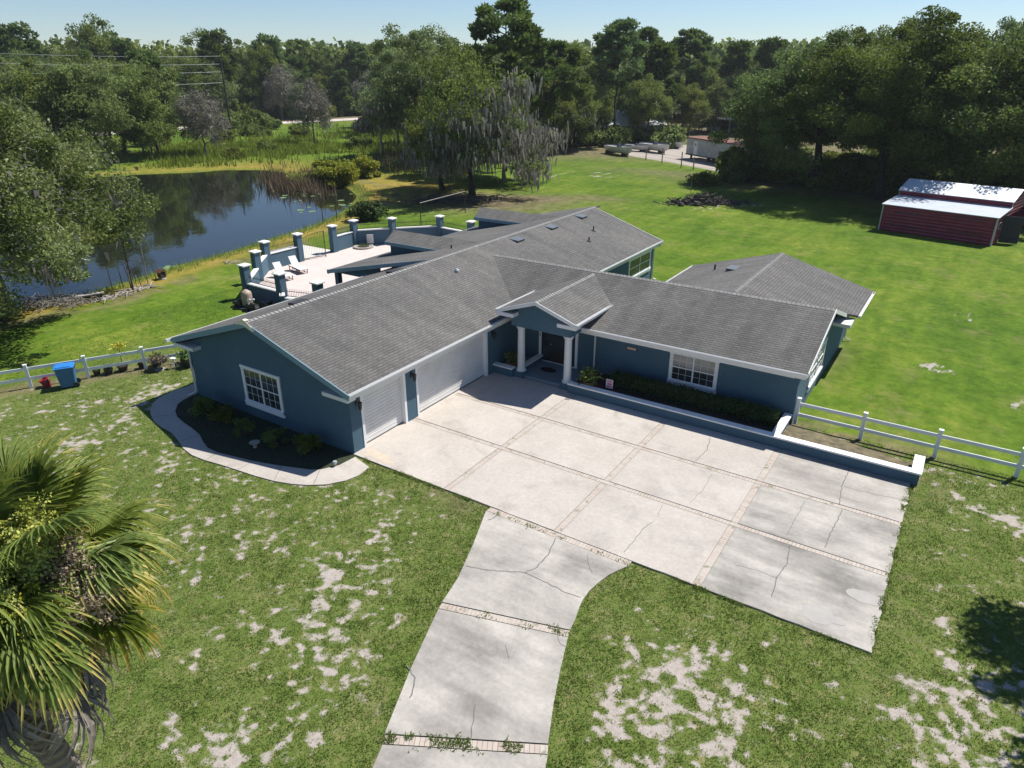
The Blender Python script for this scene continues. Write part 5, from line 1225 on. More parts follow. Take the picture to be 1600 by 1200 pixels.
# continuous far woods to the horizon
rg = np.random.RandomState(5)
def farwoods():
    N_ = 150000; uu = rg.uniform(-500, 2100, N_); dist = 250+rg.rand(N_)**1.6*900
    d = np.stack([ray(a, 111.0)[:2]/np.hypot(*ray(a, 111.0)[:2]) for a in np.linspace(-500, 2100, 400)]); k = ((uu+500)/2600*399).astype(int)
    f = ((uu+500)/2600*399-k)[:,None]; dd = d[k]*(1-f)+d[np.minimum(k+1, 399)]*f; xy = CAM[:2]+dd*dist[:,None]
    top = 15.5+7*fbm(xy[:,0], xy[:,1], 26, 3, 2)+6*(vnoise(xy[:,0], xy[:,1], 9, 4)-.4)
    top = top+(dist-250)*.004
    z = top*(1-rg.rand(N_)**2.2*.9); c = np.stack([xy[:,0], xy[:,1], z], 1)+rg.normal(size=(N_,3))*.6
    a = rg.normal(size=(N_,3)); a /= np.linalg.norm(a, axis=1)[:,None]; b_ = np.cross(a, rg.normal(size=(N_,3))); b_ /= np.linalg.norm(b_, axis=1)[:,None]
    s = ((.55+dist/700)*(.6+.6*rg.rand(N_)))[:,None]
    v = np.stack([c-a*s, c+b_*s, c+a*s, c-b_*s], 1)
    me = np_mesh('far_woods', v, 4, M['leaf_wood'], {'shade': np.clip(vnoise(xy[:,0], xy[:,1], 12, 6)*.8+rg.rand(N_)*.3-.1, 0, 1)})
    return link_mesh('far_woods', me)
fw = farwoods(); tag(fw, 'dense dark green woods reaching to the horizon behind the nearer trees', 'woods', kind='stuff')

# ---- pond edge growth
bsh = shrub(62, 3.2, 3.0, 9000, .30, 'leaf_bush', 'x', 'pond_bush', 20)
p = gp(520,285); put(bsh, (p[0]+1, p[1]-1, -.2), 0, (1.3,1.1,.95), 'big yellow-green bush at the tip of the pond, left of the pair', 'bushes at the tip of the pond')
p = gp(568,278); dup(bsh, (p[0], p[1], -.1), 2, (1.0,1.0,.9), 'rounded yellow-green bush at the tip of the pond, right of the pair', 'bushes at the tip of the pond')
p = gp(478,286); dup(bsh, (p[0], p[1], -.4), 4, (.9,.9,.5), 'low brownish bush standing in the pond shallows', 'bushes at the tip of the pond')
bs2 = shrub(63, 2.4, 2.2, 3600, .34, 'leaf_wood', 'x', 'roadside_shrub', 12)
for i, (u, v, s_, lb) in enumerate([(385,212,1.1,'dark roadside shrub left of centre of the road gap'),(408,213,1.0,'dark roadside shrub, right one of the pair before the road'),(470,214,1.2,'dark shrub at the foot of the round grey bare tree'),
        (575,206,1.5,'green shrub at the right end of the visible road'),(350,222,1.2,'shrub behind the left grey bare tree'),(252,226,.9,'shrub by the brown bank left of the road gap'),(365,248,.8,'small shrub on the far bank right of the left grey tree'),
        (420,236,.9,'mid-green shrub on the far bank'),(560,232,1.0,'pale shrub behind the pond-tip bushes'),(630,262,.9,'shrub under the twisted mossy trees'),(820,262,1.2,'green shrub under the pines at the lawn edge')]):
    p = gp(u, v); put(bs2, (p[0], p[1], -.1), i*1.3, (s_*1.1, s_, s_), lb, 'shrubs between pond and road')
UG = 'understory bushes at the foot of the woods'
for i in range(150):
    if i < 70: u = -60+i*9.6; dist = None
    elif i < 105: u = 845+(i-70)*8; dist = rw_.uniform(143,158)
    else: u = 1170+(i-105)*10.5; dist = rw_.uniform(96,104) if i % 3 else rw_.uniform(116,130)
    if dist is None:
        ok_ = False
        for dd_ in np.arange(110, 420, 2.0):
            x, y, _ = bear(u, dd_)
            if side_of_road(x, y) > 0 and roaddist(x, y) > 14+rw_.uniform(0,9): ok_ = True; break
        if not ok_: continue
        lb = 'bushy undergrowth at the foot of the trees beyond the road'; s_ = rw_.uniform(1.2,2.0)
    else:
        x, y, _ = bear(u, dist); s_ = rw_.uniform(.9,1.5); lb = 'bushy undergrowth beneath the trees behind the boats and trailer' if i < 105 else 'bushy undergrowth behind the live oaks and red barn'
        if 1060 < u < 1165 or (u < 1300 and u > 1165 and i % 2): continue
    dup(bs2, (x, y, -.1), rw_.uniform(0,6.28), (s_*1.2, s_*1.2, s_*1.25), lb, UG)
def blades(name, pts, h, wd, m, rg, label, cat, kind='stuff', lean=.25, seg=1):
    n = len(pts); a = rg.rand(n)*6.28; w_ = np.stack([np.cos(a), np.sin(a), np.zeros(n)], 1)*(wd*(.6+.8*rg.rand(n)))[:,None]*.5
    hh = (h*(.5+.8*rg.rand(n))); tip = np.stack([rg.normal(size=n)*lean*hh, rg.normal(size=n)*lean*hh, hh], 1)
    v = np.stack([pts-w_, pts+w_, pts+tip], 1)
    me = np_mesh(name, v, 3, m, {'shade': rg.rand(n)}); o = link_mesh(name, me)
    return tag(o, label, cat, kind=kind)
# tall green reeds on the far bank
rg = np.random.RandomState(9)
def scatter_px(us, vs, n):
    out = []
    while len(out) < n:
        u = rg.normal()*(us[1]-us[0])*.36+(us[0]+us[1])/2; v = rg.normal()*(vs[1]-vs[0])*.33+(vs[0]+vs[1])/2; p_ = gp(u, v)
        if vnoise(p_[0], p_[1], 3.0, 50) < .25+.5*rg.rand(): continue
        if polydist(np.array([p_[0]]), np.array([p_[1]]), POND)[0] > -1.0 and us[0] < 420: continue
        out.append(p_)
    return np.array(out)
P = np.concatenate([scatter_px((235,350),(226,262),2600), scatter_px((345,470),(222,246),3400), scatter_px((505,640),(205,238),3800), scatter_px((440,520),(214,240),1400)])
o = blades('reeds', P, 1.05, .2, M['reed'], rg, 'tall bright green reeds along the far pond bank', 'reeds')
P = np.concatenate([scatter_px((430,500),(270,300),1800), scatter_px((590,690),(236,270),1500)]); P[:,2] = -.3
blades('dry_reeds', P, 1.6, .12, M['dryreed'], rg, 'brown dry reeds around the pond-tip bushes', 'reeds')
# near shore grass fringe and rushes
ts = []
for i in range(len(POND)-1):
    a, c = POND[i], POND[i+1]
    if -5 < a[1] < 52 and a[0] > -60:
        L = sqrt((c[0]-a[0])**2+(c[1]-a[1])**2)
        for k in range(int(L*90)):
            f = rg.rand(); nx_, ny_ = (c[1]-a[1])/L, -(c[0]-a[0])/L; off_ = rg.normal()*.55+.1
            ts.append((a[0]+(c[0]-a[0])*f+nx_*off_, a[1]+(c[1]-a[1])*f+ny_*off_, -.1))
blades('shore_grass', np.array(ts), .38, .05, M['reed'], rg, 'fringe of yellow-green grass along the near pond shore', 'grass')
# dead saplings by the near shore
G3 = 'thin dead saplings on the near pond shore'
for i, (u, v, h, r_, mt, lb) in enumerate([(193,450,1.9,.03,'creosote','thin dark dead stem, second from the left of the row by the pond'),(208,455,1.9,.035,'creosote','dark dead stem left of the forked pale sapling'),
     (209,456,4.3,.06,'creosote','tallest dark dead trunk beside the pale forked sapling'),(205,452,3.6,.05,'barkgrey','pale forked dead sapling by the pond'),(222,451,2.0,.03,'creosote','dark dead stem right of the tallest trunk'),
     (232,446,3.6,.035,'barkgrey','slim grey dead sapling with fine twigs'),(245,440,1.4,.02,'creosote','short thin dead stem at the right end of the row'),(176,452,1.9,.025,'creosote','leftmost thin dead stem of the row'),(215,452,1.3,.02,'creosote','short dead stem between the dark trunk and grey sapling')]):
    p = gp(u, v); rl = random.Random(i+3); t_ = thing('dead_sapling', (p[0], p[1], 0), lb, 'dead tree', G3)
    lx, ly = rl.uniform(-.35,.1), rl.uniform(-.2,.2)
    lpart(MB().tube([(0,0,-.1),(lx*.4,ly*.4,h*.5),(lx,ly,h)], [r_, r_*.8, r_*.35], 5), 'stem', M[mt], t_)
    if h > 2.5 or 'grey' in lb:
        bb = MB()
        for k in range(14 if mt == 'barkgrey' else 6):
            z0 = h*rl.uniform(.35,.95); a = rl.uniform(0,6.28); L = rl.uniform(.4,1.0); f = z0/h
            bb.tube([(lx*f,ly*f,z0),(lx*f+cos(a)*L*.5,ly*f+sin(a)*L*.5,z0+L*.4),(lx*f+cos(a)*L*.8,ly*f+sin(a)*L*.8,z0+L*.9)], [.014,.01,.004], 4)
        lpart(bb, 'branch', M[mt], t_)
# driftwood and brush along the near bank
def brushpile(name, pts, label, cat, mt='barkgrey', n=60, L=1.2, spread=.7, h=.3, seed=0, r_=.02):
    rl = random.Random(seed); bb = MB()
    for i in range(n):
        x, y = rl.choice(pts)[:2]; x += rl.gauss(0, spread); y += rl.gauss(0, spread); a = rl.uniform(0, 6.28); l_ = L*rl.uniform(.3,1); z0 = rl.uniform(.02, h); z1 = rl.uniform(.02, h)
        bb.tube([(x,y,z0),(x+cos(a)*l_*.5,y+sin(a)*l_*.5,(z0+z1)/2+rl.uniform(0,h*.6)),(x+cos(a)*l_,y+sin(a)*l_,z1)], [r_*rl.uniform(.5,1.5), r_, r_*.4], 4)
    return tag(bb.build(name, M[mt]), label, cat)
brushpile('brush_pile', [gp(u, 478+(u-95)*-.03) for u in range(45,135,6)], 'grey brush heap on the bank beneath the left oak', 'brush', n=220, L=1.3, spread=.45, h=.5, seed=1)
brushpile('brush_pile', [gp(u, 471-(u-155)*.28) for u in range(150,240,8)], 'line of dead branches on the bank in front of the saplings', 'brush', 'palewood', 70, 1.5, .2, .15, 2, .03)
brushpile('brush_pile', [gp(u, 411-(u-360)*.1) for u in range(352,372,4)], 'few dead branches on the bank beyond the patio wall', 'brush', 'palewood', 16, .9, .3, .12, 3)
brushpile('brush_pile', [gp(u, 318-(u-640)*.03) for u in range(640,770,8)], 'fallen limbs and brush under the mossy oak', 'brush', 'bark', 170, 2.6, 1.2, .5, 4, .05)
t_ = thing('wooden_bench', (*gp(143,470)[:2], 0), 'small weathered plank bench on the bank beside the brush', 'bench'); t_.rotation_euler = (0,0,1.2)
lpart(MB().box(-.8,.8,-.2,.2,.4,.46), 'seat', M['palewood'], t_)
for s in (-.6,.6): lpart(MB().box(s-.05,s+.05,-.15,.15,0,.4), 'leg', M['creosote'], t_)
t_ = thing('minnow_box', (*gp(254,436)[:2], 0), 'small brown wooden box with dark opening on a stone at the water edge', 'box')
lpart(MB().lathe([(.3,-.1),(.28,.08),(.15,.14)], (0,0,0), 9), 'stone', M['palewood'], t_)
lpart(MB().box(-.22,.22,-.2,.2,.14,.5), 'box_body', M['creosote'], t_); lpart(MB().solid([(-.3,-.28,.5),(.3,-.28,.5),(.3,.0,.72),(-.3,.0,.72)], (0,0,.03)).solid([(-.3,.28,.5),(.3,.28,.5),(.3,.0,.72),(-.3,.0,.72)], (0,0,.03)), 'roof', M['rust'], t_)
# lily pads
LG = 'lily pads near the pond shore'
rl = random.Random(4)
def lily(x, y, r_, lb):
    n = 14; o = MB().add([(0,0,0)]+[(r_*cos(2*pi*(k+.5)/(n+1)), r_*sin(2*pi*(k+.5)/(n+1)), .004*(k % 2)) for k in range(n+1)], [(0,k+1,k+2) for k in range(n)]).build('lily_pad', M['lily']); o.location = (x, y, -.19); o.rotation_euler = (0,0,rl.uniform(0,6.28)); tag(o, lb, 'lily pad', LG)
for i in range(14):
    p = gp(rl.uniform(258,280), rl.uniform(415,423), -.2); lily(p[0], p[1], rl.uniform(.14,.26), 'round pale green lily pad floating near the shore by the wooden box')
for i in range(26):
    p = gp(rl.uniform(440,560), rl.uniform(300,332), -.2); lily(p[0], p[1], rl.uniform(.2,.4), 'round pale green lily pad floating near the tip of the pond')
# stakes in the pond
for u, v, h, lb in ((425,268,3.6,'thin dead stem standing in the far part of the pond'),(527,350,4.2,'tall thin dead stem standing in the near part of the pond'),(505,352,2.6,'leaning dead stem in the pond left of the tall one')):
    p = gp(u, v, -.3); t_ = thing('dead_sapling', p, lb, 'dead tree'); lpart(MB().tube([(0,0,-1),(.05,0,h*.5),(-.05,.05,h)], [.05,.04,.015], 5), 'stem', M['creosote'], t_)

# ---- brush and burnt mound on the back lawn
rl = random.Random(8); bb = MB(); c0 = Vector(gp(1098,318))
for i in range(420):
    x = rl.gauss(0, 1.9); y = rl.gauss(0, .7); z0 = max(0, 1.0*math.exp(-(x/2.6)**2-(y/1.0)**2))*rl.random(); a = rl.uniform(0,6.28); l_ = rl.uniform(.2,.9)
    bb.tube([(x,y,z0),(x+cos(a)*l_,y+sin(a)*l_,max(.03, z0+rl.uniform(-.2,.5)))], [rl.uniform(.03,.12), rl.uniform(.01,.06)], 5)
for i in range(60):
    x = rl.gauss(0, 1.7); y = rl.gauss(0, .6); r_ = rl.uniform(.15,.45); b0 = MB(); n0 = len(bb.v)
    bb.lathe([(r_*.7,0),(r_,r_*.5),(r_*.6,r_*1.1)], (x,y,-.05), 7)
o = bb.build('debris_mound', M['debris']); o.location = c0; o.rotation_euler = (0,0,YAW); tag(o, 'dark heap of charred logs and brush on the back lawn', 'debris pile')
t_ = thing('stake', (*gp(1079,302)[:2], 0), 'thin pale stake standing at the left end of the debris mound', 'stake'); lpart(MB().tube([(0,0,0),(0,0,1.6)], .03, 5), 'pole', M['palewood'], t_)
grs = shrub(64, 2.2, 1.8, 3600, .22, 'leaf_oak', 'x', 'dark_shrub', 12)
for i, (u, v, s_, lb) in enumerate([(1100,288,1.1,'dark bush at the lawn edge, left end of the row before the trailer'),(1135,284,1.2,'dark bush before the middle of the trailer'),(1165,282,1.1,'dark bush before the right end of the trailer'),
        (1225,284,1.3,'dark bush in the shade left of the forked live oak'),(1370,292,1.5,'dark bush at the foot of the oaks left of the barn'),(1345,298,1.3,'dark bush between the leaning trunk and the barn')]):
    p = gp(u, v); put(grs, (p[0], p[1], -.1), i*2.1, (s_*1.2, s_*.9, s_*.85), lb, 'dark bushes along the back fence line')

# ---- shaded garage bed shrubs, hedge by the entry wall
gs = shrub(65, .65, .8, 1900, .08, 'leaf_shade', 'x', 'garden_shrub', 14)
for i, (x, y, s_, lb) in enumerate([(-7.9,-1.0,1.1,'shaded bushy plant at the left end of the garage bed'),(-6.6,-1.1,.95,'shaded bushy plant, second from the left in the garage bed'),(-4.9,-1.25,.85,'shaded plant left of the pale bowl'),(-3.2,-1.1,.9,'shaded plant right of the pale bowl below the window'),(-1.75,-.75,1.0,'rounded shaded shrub nearest the garage corner')]):
    put(gs, (x, y, 0), i*1.7, s_, lb, 'shrubs in the shaded garage bed')
rg = np.random.RandomState(3)
n = 16000; hx = rg.uniform(5.6, 13.1, n); hy = 10.95+rg.uniform(-.42,.42, n); hz = .26+rg.rand(n)**.6*(.52+.12*fbm(hx, hy*3, .5, 2, 2)); hy = 10.9+(hy-10.95)*(1.1-.3*(hz-.26))
hd = thing('hedge', (9.2,10.9,.26), 'low clipped green hedge in the planting bed under the entry wing window', 'hedge')
o = link_mesh('foliage', leafquads('foliage', np.stack([hx, hy, hz], 1), .085, M['leaf_hedge'], rg, ret_mesh=True), hd)
bb = MB()
for i in range(40): x = 5.7+i*.185; bb.tube([(x,10.9,.25),(x+.05,10.95,.7)], .012, 4)
part(bb, 'stem', M['bark'], hd)
tr_ = leafpatch('flower_bed_plants', M['leaf_pot'], 260, 1.0, .18, .09, 22, None, (0,0,0)); tr_.location = (-23.9,25.0,.2); tr_.scale = (.55,.55,1); attach(tr_, cb)
shb = shrub(66, 1.0, 1.5, 2200, .18, 'leaf_hedge', 'x', 'patio_shrub', 12)
for i, (u, v, s_, lb) in enumerate([(570,352,1.2,'glossy green shrub behind the patio wall, left of the pair'),(590,351,1.2,'glossy green shrub behind the patio wall, right of the pair')]):
    p = gp(u, v, 0); put(shb, (p[0]-2, p[1]+1.5, 0), i*2, (s_*1.3, s_*1.3, s_), lb, 'shrubs behind the patio wall')

# ---- lawn grass blades near the camera
rg = np.random.RandomState(12)
def lawngrass():
    n = 1080000; x = rg.uniform(-23, 32, n); y = rg.uniform(-20, 12, n)
    d = np.hypot(x-CAM[0], y-CAM[1]); keep = rg.rand(n) < np.clip(1.35-d/34, .12, 1)
    # inside the view
    dx = x-CAM[0]; dy = y-CAM[1]; zf = dx*_fw[0]+dy*_fw[1]+(-CAM[2])*_fw[2]; u = 800+FPX*(dx*_rt[0]+dy*_rt[1])/zf; v = 600-FPX*(dx*_up[0]+dy*_up[1]-CAM[2]*_up[2])/zf
    out_ = np.maximum(np.maximum(-u-60, u-1660)/500, (v-1230)/550); keep &= (zf > 1) & (rg.rand(n) > np.clip(out_, 0, 1))
    x = x[keep]; y = y[keep]
    s, lu, di, ma = zone(x, y)
    ok = (rg.rand(len(x)) > s*1.15) & (polydist(x, y, ROAD) < .015) & (polydist(x, y, PAD) < .0) & (polydist(x, y, [(WX-1.2,-.0),(-.0,0),(0,12),(WX-1.2,12)]) < 0) & (polydist(x, y, [(4,9.3),(18.45,9.3),(18.45,10.9),(13.6,11.8),(13.6,24),(4,24)]) < 0)
    wk = WO+WI[::-1]; ok &= polydist(x, y, wk) < .02; ok &= polydist(x, y, gb) < 0
    ok &= rg.rand(len(x)) > di*.75
    # clumpiness
    ok &= rg.rand(len(x)) < .35+1.1*vnoise(x, y, .22, 5)
    x = x[ok]; y = y[ok]; s = s[ok]; di = di[ok]
    m = len(x); x = np.repeat(x, 2)+rg.normal(size=2*m)*.03; y = np.repeat(y, 2)+rg.normal(size=2*m)*.03; s = np.repeat(s, 2)
    # weeds in the brick courses and turf creeping over the pad edge
    ex = []; 
    for P_, Q_, m_, sp_ in ((b2a, b2b, 900, .09), (b1a, b1b, 260, .08), ((6.4,-.25), (11.7,-.25), 200, .05), ((.6,-.1), (6.4,-.1), 900, .035), ((11.7,-.1), (18.2,-.1), 1000, .035), ((18.16,0), (18.16,9.3), 1500, .06)):
        f_ = rg.rand(m_); qx = P_[0]+(Q_[0]-P_[0])*f_+rg.normal(size=m_)*sp_; qy = P_[1]+(Q_[1]-P_[1])*f_+rg.normal(size=m_)*sp_; kk = vnoise(qx, qy, .35, 61) > (.45 if m_ < 2000 else 0); ex.append(np.stack([qx[kk], qy[kk]], 1))
    ex = np.concatenate(ex); ex = np.repeat(ex, 3, axis=0)+rg.normal(size=(len(ex)*3,2))*.015; x = np.concatenate([x, ex[:,0]]); y = np.concatenate([y, ex[:,1]]); s = np.concatenate([s, np.full(len(ex), .1)]); zb = np.full(len(x), -.006); zb[-len(ex):] = .03
    n = len(x); a = rg.rand(n)*6.28; wd = .018+.014*rg.rand(n); w_ = np.stack([np.cos(a), np.sin(a), np.zeros(n)], 1)*wd[:,None]*.5
    h = (.022+.036*rg.rand(n))*(.6+.9*vnoise(x, y, .5, 7)); base = np.stack([x, y, zb], 1)
    tip = np.stack([rg.normal(size=n)*.55*h, rg.normal(size=n)*.55*h, h], 1)
    v = np.stack([base-w_, base+w_, base+tip], 1)
    tone = np.clip(-.02+.5*fbm(x, y, 1.6, 33, 2)+.45*fbm(x, y, .33, 34, 3)+.40*(rg.rand(n)-.35)+.4*s, 0, 1)
    me = np_mesh('lawn_grass', v, 3, M['grassblade'], {'shade': tone}); o = link_mesh('lawn_grass', me)
    print('grass blades', n); return tag(o, 'patchy short green lawn grass around the drive', 'grass', kind='stuff')
lawngrass()

# ------------------------------------------------------------------ fan palm in the left foreground
def frond_mesh(seed, droop, yel, dead=False, m=None):
    rg = np.random.RandomState(seed); V = []; S = []
    pl_ = 1.15; n = 54
    def add(q, s): V.append(q); S.append(s)
    # petiole
    pp_ = [Vector((pl_*k/5, 0, .10*sin(k/5*pi)*1.2-droop*.25*(k/5)**2)) for k in range(6)]
    for k in range(5):
        a, c = pp_[k], pp_[k+1]; w0, w1 = .028-.003*k, .028-.003*(k+1)
        add([a+Vector((0,-w0,0)), a+Vector((0,w0,0)), c+Vector((0,w1,0)), c+Vector((0,-w1,0))], .75 if not dead else .5)
        add([a+Vector((0,0,-w0)), a+Vector((0,0,w0)), c+Vector((0,0,w1)), c+Vector((0,0,-w1))], .7 if not dead else .5)
    hub = pp_[-1]; hd_ = (pp_[-1]-pp_[-2]).normalized()
    for i in range(n):
        t_ = (i/(n-1)-.5)*2; ang = t_*radians(128); L = (1.15-.30*abs(t_)**1.5)*rg.uniform(.82,1.08)
        st = hub+Vector((max(0, .42*(1-abs(t_)*1.6)), 0, -.08*droop*max(0, 1-abs(t_)*1.6)))
        segs = 6; prev = None; d = Vector((cos(ang), sin(ang), .18-.10*abs(t_)+(.25*abs(t_))));
        sag = rg.uniform(.6,1.6)*(.42+droop); p = st.copy(); lift = 0
        for k in range(segs+1):
            f = k/segs; hw = (.027 if k < segs else .001)*(1 if f < .35 else max(.25, 1-(f-.35)*1.5))*(.35+.95*min(1, f*3.2))
            if dead: hw *= .75
            dd = Vector((d.x, d.y, d.z-sag*f*f*2.1)).normalized() if k else d.normalized()
            p = p+dd*(L/segs) if k else p
            side = Vector((-sin(ang), cos(ang), 0))
            fold = Vector((0,0,hw*.8))
            cur = (p-side*hw+fold, p, p+side*hw+fold)
            if prev:
                sh_ = (.25+.3*rg.rand() if not dead else rg.rand()*.8)
                if not dead: sh_ += yel*(.35*(f > .6)+.28*(abs(t_) > .5)+.35*(f > .8))
                add([prev[0], prev[1], cur[1], cur[0]], sh_); add([prev[1], prev[2], cur[2], cur[1]], sh_+.05)
            prev = cur
    v = np.array([[tuple(q) for q in f] for f in V]); return np_mesh('frond', v, 4, m, {'shade': np.clip(S, 0, 1)})
def palmmat():
    m = leafmat('palm_leaf', (.060,.100,.018,1), (.205,.265,.055,1), (.54,.44,.12,1), .42, .42); return m
M['palm'] = palmmat(); M['palmdead'] = leafmat('dead_palm_leaf', (.14,.11,.085,1), (.30,.26,.22,1), (.36,.33,.29,1), .8, .1)
def along(u, v, d): r_ = ray(u, v); r_ = r_/np.linalg.norm(r_); return Vector(tuple(CAM+r_*d))
_m, _t, _b = mat('palm_trunk'); _P = objco(_t); _w = nd(_t, 'ShaderNodeTexWave'); _w.bands_direction = 'Z'; _w.inputs['Scale'].default_value = 2.2; _w.inputs['Distortion'].default_value = 3.0; _t.links.new(_P, _w.inputs['Vector'])
_t.links.new(mix(_t, .5, ramp(_t, _w.outputs['Fac'], [(.2, (.11,.085,.065,1)), (.8, (.27,.22,.18,1))]), ramp(_t, noise(_t, _P, 9, 6, .7), [(.3, (.10,.08,.06,1)), (.7, (.32,.27,.22,1))])), _b.inputs['Base Color']); _b.inputs['Roughness'].default_value = .95
_t.links.new(bump(_t, _w.outputs['Fac'], .8, .03), _b.inputs['Normal']); M['palmtrunk'] = _m
PC = along(-8, 888, 9.6)
palm = thing('fan_palm', (9.5,-14.7,0), 'large fan palm with drooping fronds and flower stalks in the left foreground', 'palm tree')
p1 = along(52, 1135, 10.1); p2 = along(108, 1205, 10.9); tp = [Vector((p2.x, p2.y, 0)), p2+Vector((0,0,-2)), p2, p1, PC+Vector((0,0,-.3))]
o = part(MB().tube(tp, [.2,.17,.155,.15,.2], 16), 'trunk', M['palmtrunk'], palm, smooth=True)
fm = [frond_mesh(1,.15,.25,m=M['palm']), frond_mesh(2,.45,.5,m=M['palm']), frond_mesh(3,.8,.95,m=M['palm'])]; fdm = frond_mesh(4,1.25,1,True,m=M['palmdead'])
rl = random.Random(21)
def place_frond(me, az, el, sc, name='frond', roll=0):
    o = bpy.data.objects.new(name, me); C.objects.link(o)
    Mx = Matrix.Translation(PC+Vector((cos(az)*.12, sin(az)*.12, rl.uniform(-.25,.15)))) @ Matrix.Rotation(az, 4, 'Z') @ Matrix.Rotation(-el, 4, 'Y') @ Matrix.Rotation(roll, 4, 'X') @ Matrix.Scale(sc, 4)
    o.matrix_basis = Mx; attach(o, palm); return o
k = 0
for ring, (cnt, el, mi) in enumerate([(4, 70, 0), (6, 45, 0), (9, 20, 1), (11, 0, 1), (12, -22, 2), (12, -42, 2)]):
    for i in range(cnt):
        az = 2*pi*(i+.5*(ring % 2))/cnt+rl.uniform(-.2,.2); k += 1
        place_frond(fm[min(2, max(0, mi+rl.choice((0,0,0,-1,1))))], az, radians(el+rl.uniform(-9,9)), rl.uniform(.60,.78), 'frond', rl.uniform(-.3,.3))
for i in range(20): place_frond(fdm, 2*pi*i/20+rl.uniform(-.2,.2), radians(-54+rl.uniform(-14,12)), rl.uniform(.76,.98), 'dead_frond', rl.uniform(-.4,.4))
def panicle(az, el, L, mt, sh0, seed):
    rl = random.Random(seed); rg = np.random.RandomState(seed); d0 = Vector((cos(az)*cos(el), sin(az)*cos(el), sin(el)))
    path = [PC+d0*(L*f)+Vector((0,0,-.55*L*f*f)) for f in (0,.25,.5,.75,1)]; bb = MB(); bb.tube(path, [.03,.025,.02,.014,.006], 5); tips = []
    for i in range(70):
        f = rl.uniform(.35,1); q0 = PC+d0*(L*f)+Vector((0,0,-.55*L*f*f)); e = Vector((rl.gauss(0,1), rl.gauss(0,1), rl.gauss(0,1)-.3)).normalized(); q1 = q0+e*rl.uniform(.12,.38)
        bb.tube([q0, (q0+q1)/2+Vector((0,0,.03)), q1], [.007,.005,.003], 3, cap=False); tips += [tuple(q0.lerp(q1, t)) for t in np.linspace(.35, 1, 9)]
    s_ = part(bb, 'flower_stalk', M['palewood'] if mt == 'fl_tan' else M['lily'], palm)
    c = np.array(tips); c = np.repeat(c, 7, axis=0)+rg.normal(size=(len(c)*7,3))*.04
    o = link_mesh('blossom', leafquads('blossom', c, .042, M[mt], rg, ret_mesh=True), None); attach(o, s_)
M['fl_green'] = leafmat('green_flower', (.24,.26,.04,1), (.42,.45,.08,1), (.5,.5,.15,1), .8, .3); M['fl_tan'] = leafmat('tan_flower', (.20,.15,.09,1), (.40,.33,.22,1), (.5,.43,.3,1), .8, .2)
for az, el, L, m_, sd in ((.55,1.15,1.5,'fl_green',1), (.15,.95,1.55,'fl_green',2), (-.1,.55,1.35,'fl_green',5), (.45,.62,1.35,'fl_tan',3), (.25,.45,1.45,'fl_tan',4), (-.35,.9,1.4,'fl_green',6)): panicle(az, el, L, m_, 0, sd)
tq = along(-85, 735, 10.6); ks = tq.z/PC.z
p2_ = dup(palm, (tq.x-(PC.x-palm.location.x)*ks, tq.y-(PC.y-palm.location.y)*ks, 0), 0, ks, 'second fan palm, mostly outside the left edge, just beyond the large palm')
palm['label'] = 'large fan palm with flower stalks, its crown filling the lower left corner'
# ------------------------------------------------------------------ red barn
A0 = Vector(gp(1372,359)); B0 = Vector(gp(1541,384)); bd = (B0-A0).normalized(); bn_ = Vector((-bd.y, bd.x, 0)); BL = (B0-A0).length+.3
barn = thing('barn', (*A0[:2], 0), 'dark red ribbed metal barn with pale metal roofs and open side', 'barn')
barn.rotation_euler = (0,0,atan2(bd.y, bd.x))
def bl(bb, name, m, **k): return lpart(bb, name, m, barn, **k)
D1, D2, D3 = 3.5, 7.6, 11.0
bl(MB().box(0,BL,0,.08,0,2.35), 'wall', M['red_metal'])
bl(MB().solid([(BL,.08,0),(BL,1.9,0),(BL,1.9,2.5),(BL,D1,2.72),(BL,D1,3.25),(BL,(D1+D2)/2,4.05),(BL,D2,3.25),(BL,D2,2.6),(BL,1.9,2.5),(BL,.08,2.36)][:3]+[(BL,.08,2.36)], (-.06,0,0)), 'wall', M['red_metal'])
bl(MB().solid([(BL,1.9,2.1),(BL,D2,2.3),(BL,D2,3.25),(BL,(D1+D2)/2,4.02),(BL,D1,3.25),(BL,D1,2.68),(BL,1.9,2.5)], (-.06,0,0)), 'gable_wall', M['red_metal'])
bl(MB().solid([(0,.08,0),(0,D3,0),(0,D3,2.3),(0,D2,2.7),(0,D2,3.25),(0,(D1+D2)/2,4.02),(0,D1,3.25),(0,D1,2.68),(0,.08,2.36)], (.06,0,0)), 'wall', M['red_metal'])
bl(MB().box(.06,BL-.06,D1-.04,D1+.04,2.5,3.28), 'wall', M['red_metal'])
bl(MB().box(.06,BL-.06,D3-.06,D3,0,2.3), 'wall', M['red_metal'])
def sheet(bb, x0, x1, y0, z0, y1, z1, th=.05): return bb.solid([(x0,y0,z0),(x1,y0,z0),(x1,y1,z1),(x0,y1,z1)], (0,0,th))
bl(sheet(MB(), -.12,BL+.12,-.14,2.34,D1-.02,2.76), 'roof', M['roof_metal']); bl(sheet(MB(), -.12,BL+.12,D1-.18,3.22,(D1+D2)/2,4.06), 'roof', M['roof_metal'])
bl(sheet(MB(), -.12,BL+.12,(D1+D2)/2,4.06,D2+.15,3.22), 'roof', M['roof_metal']); bl(sheet(MB(), -.12,BL+.12,D2+.02,2.76,D3+.15,2.28), 'roof', M['roof_metal'])
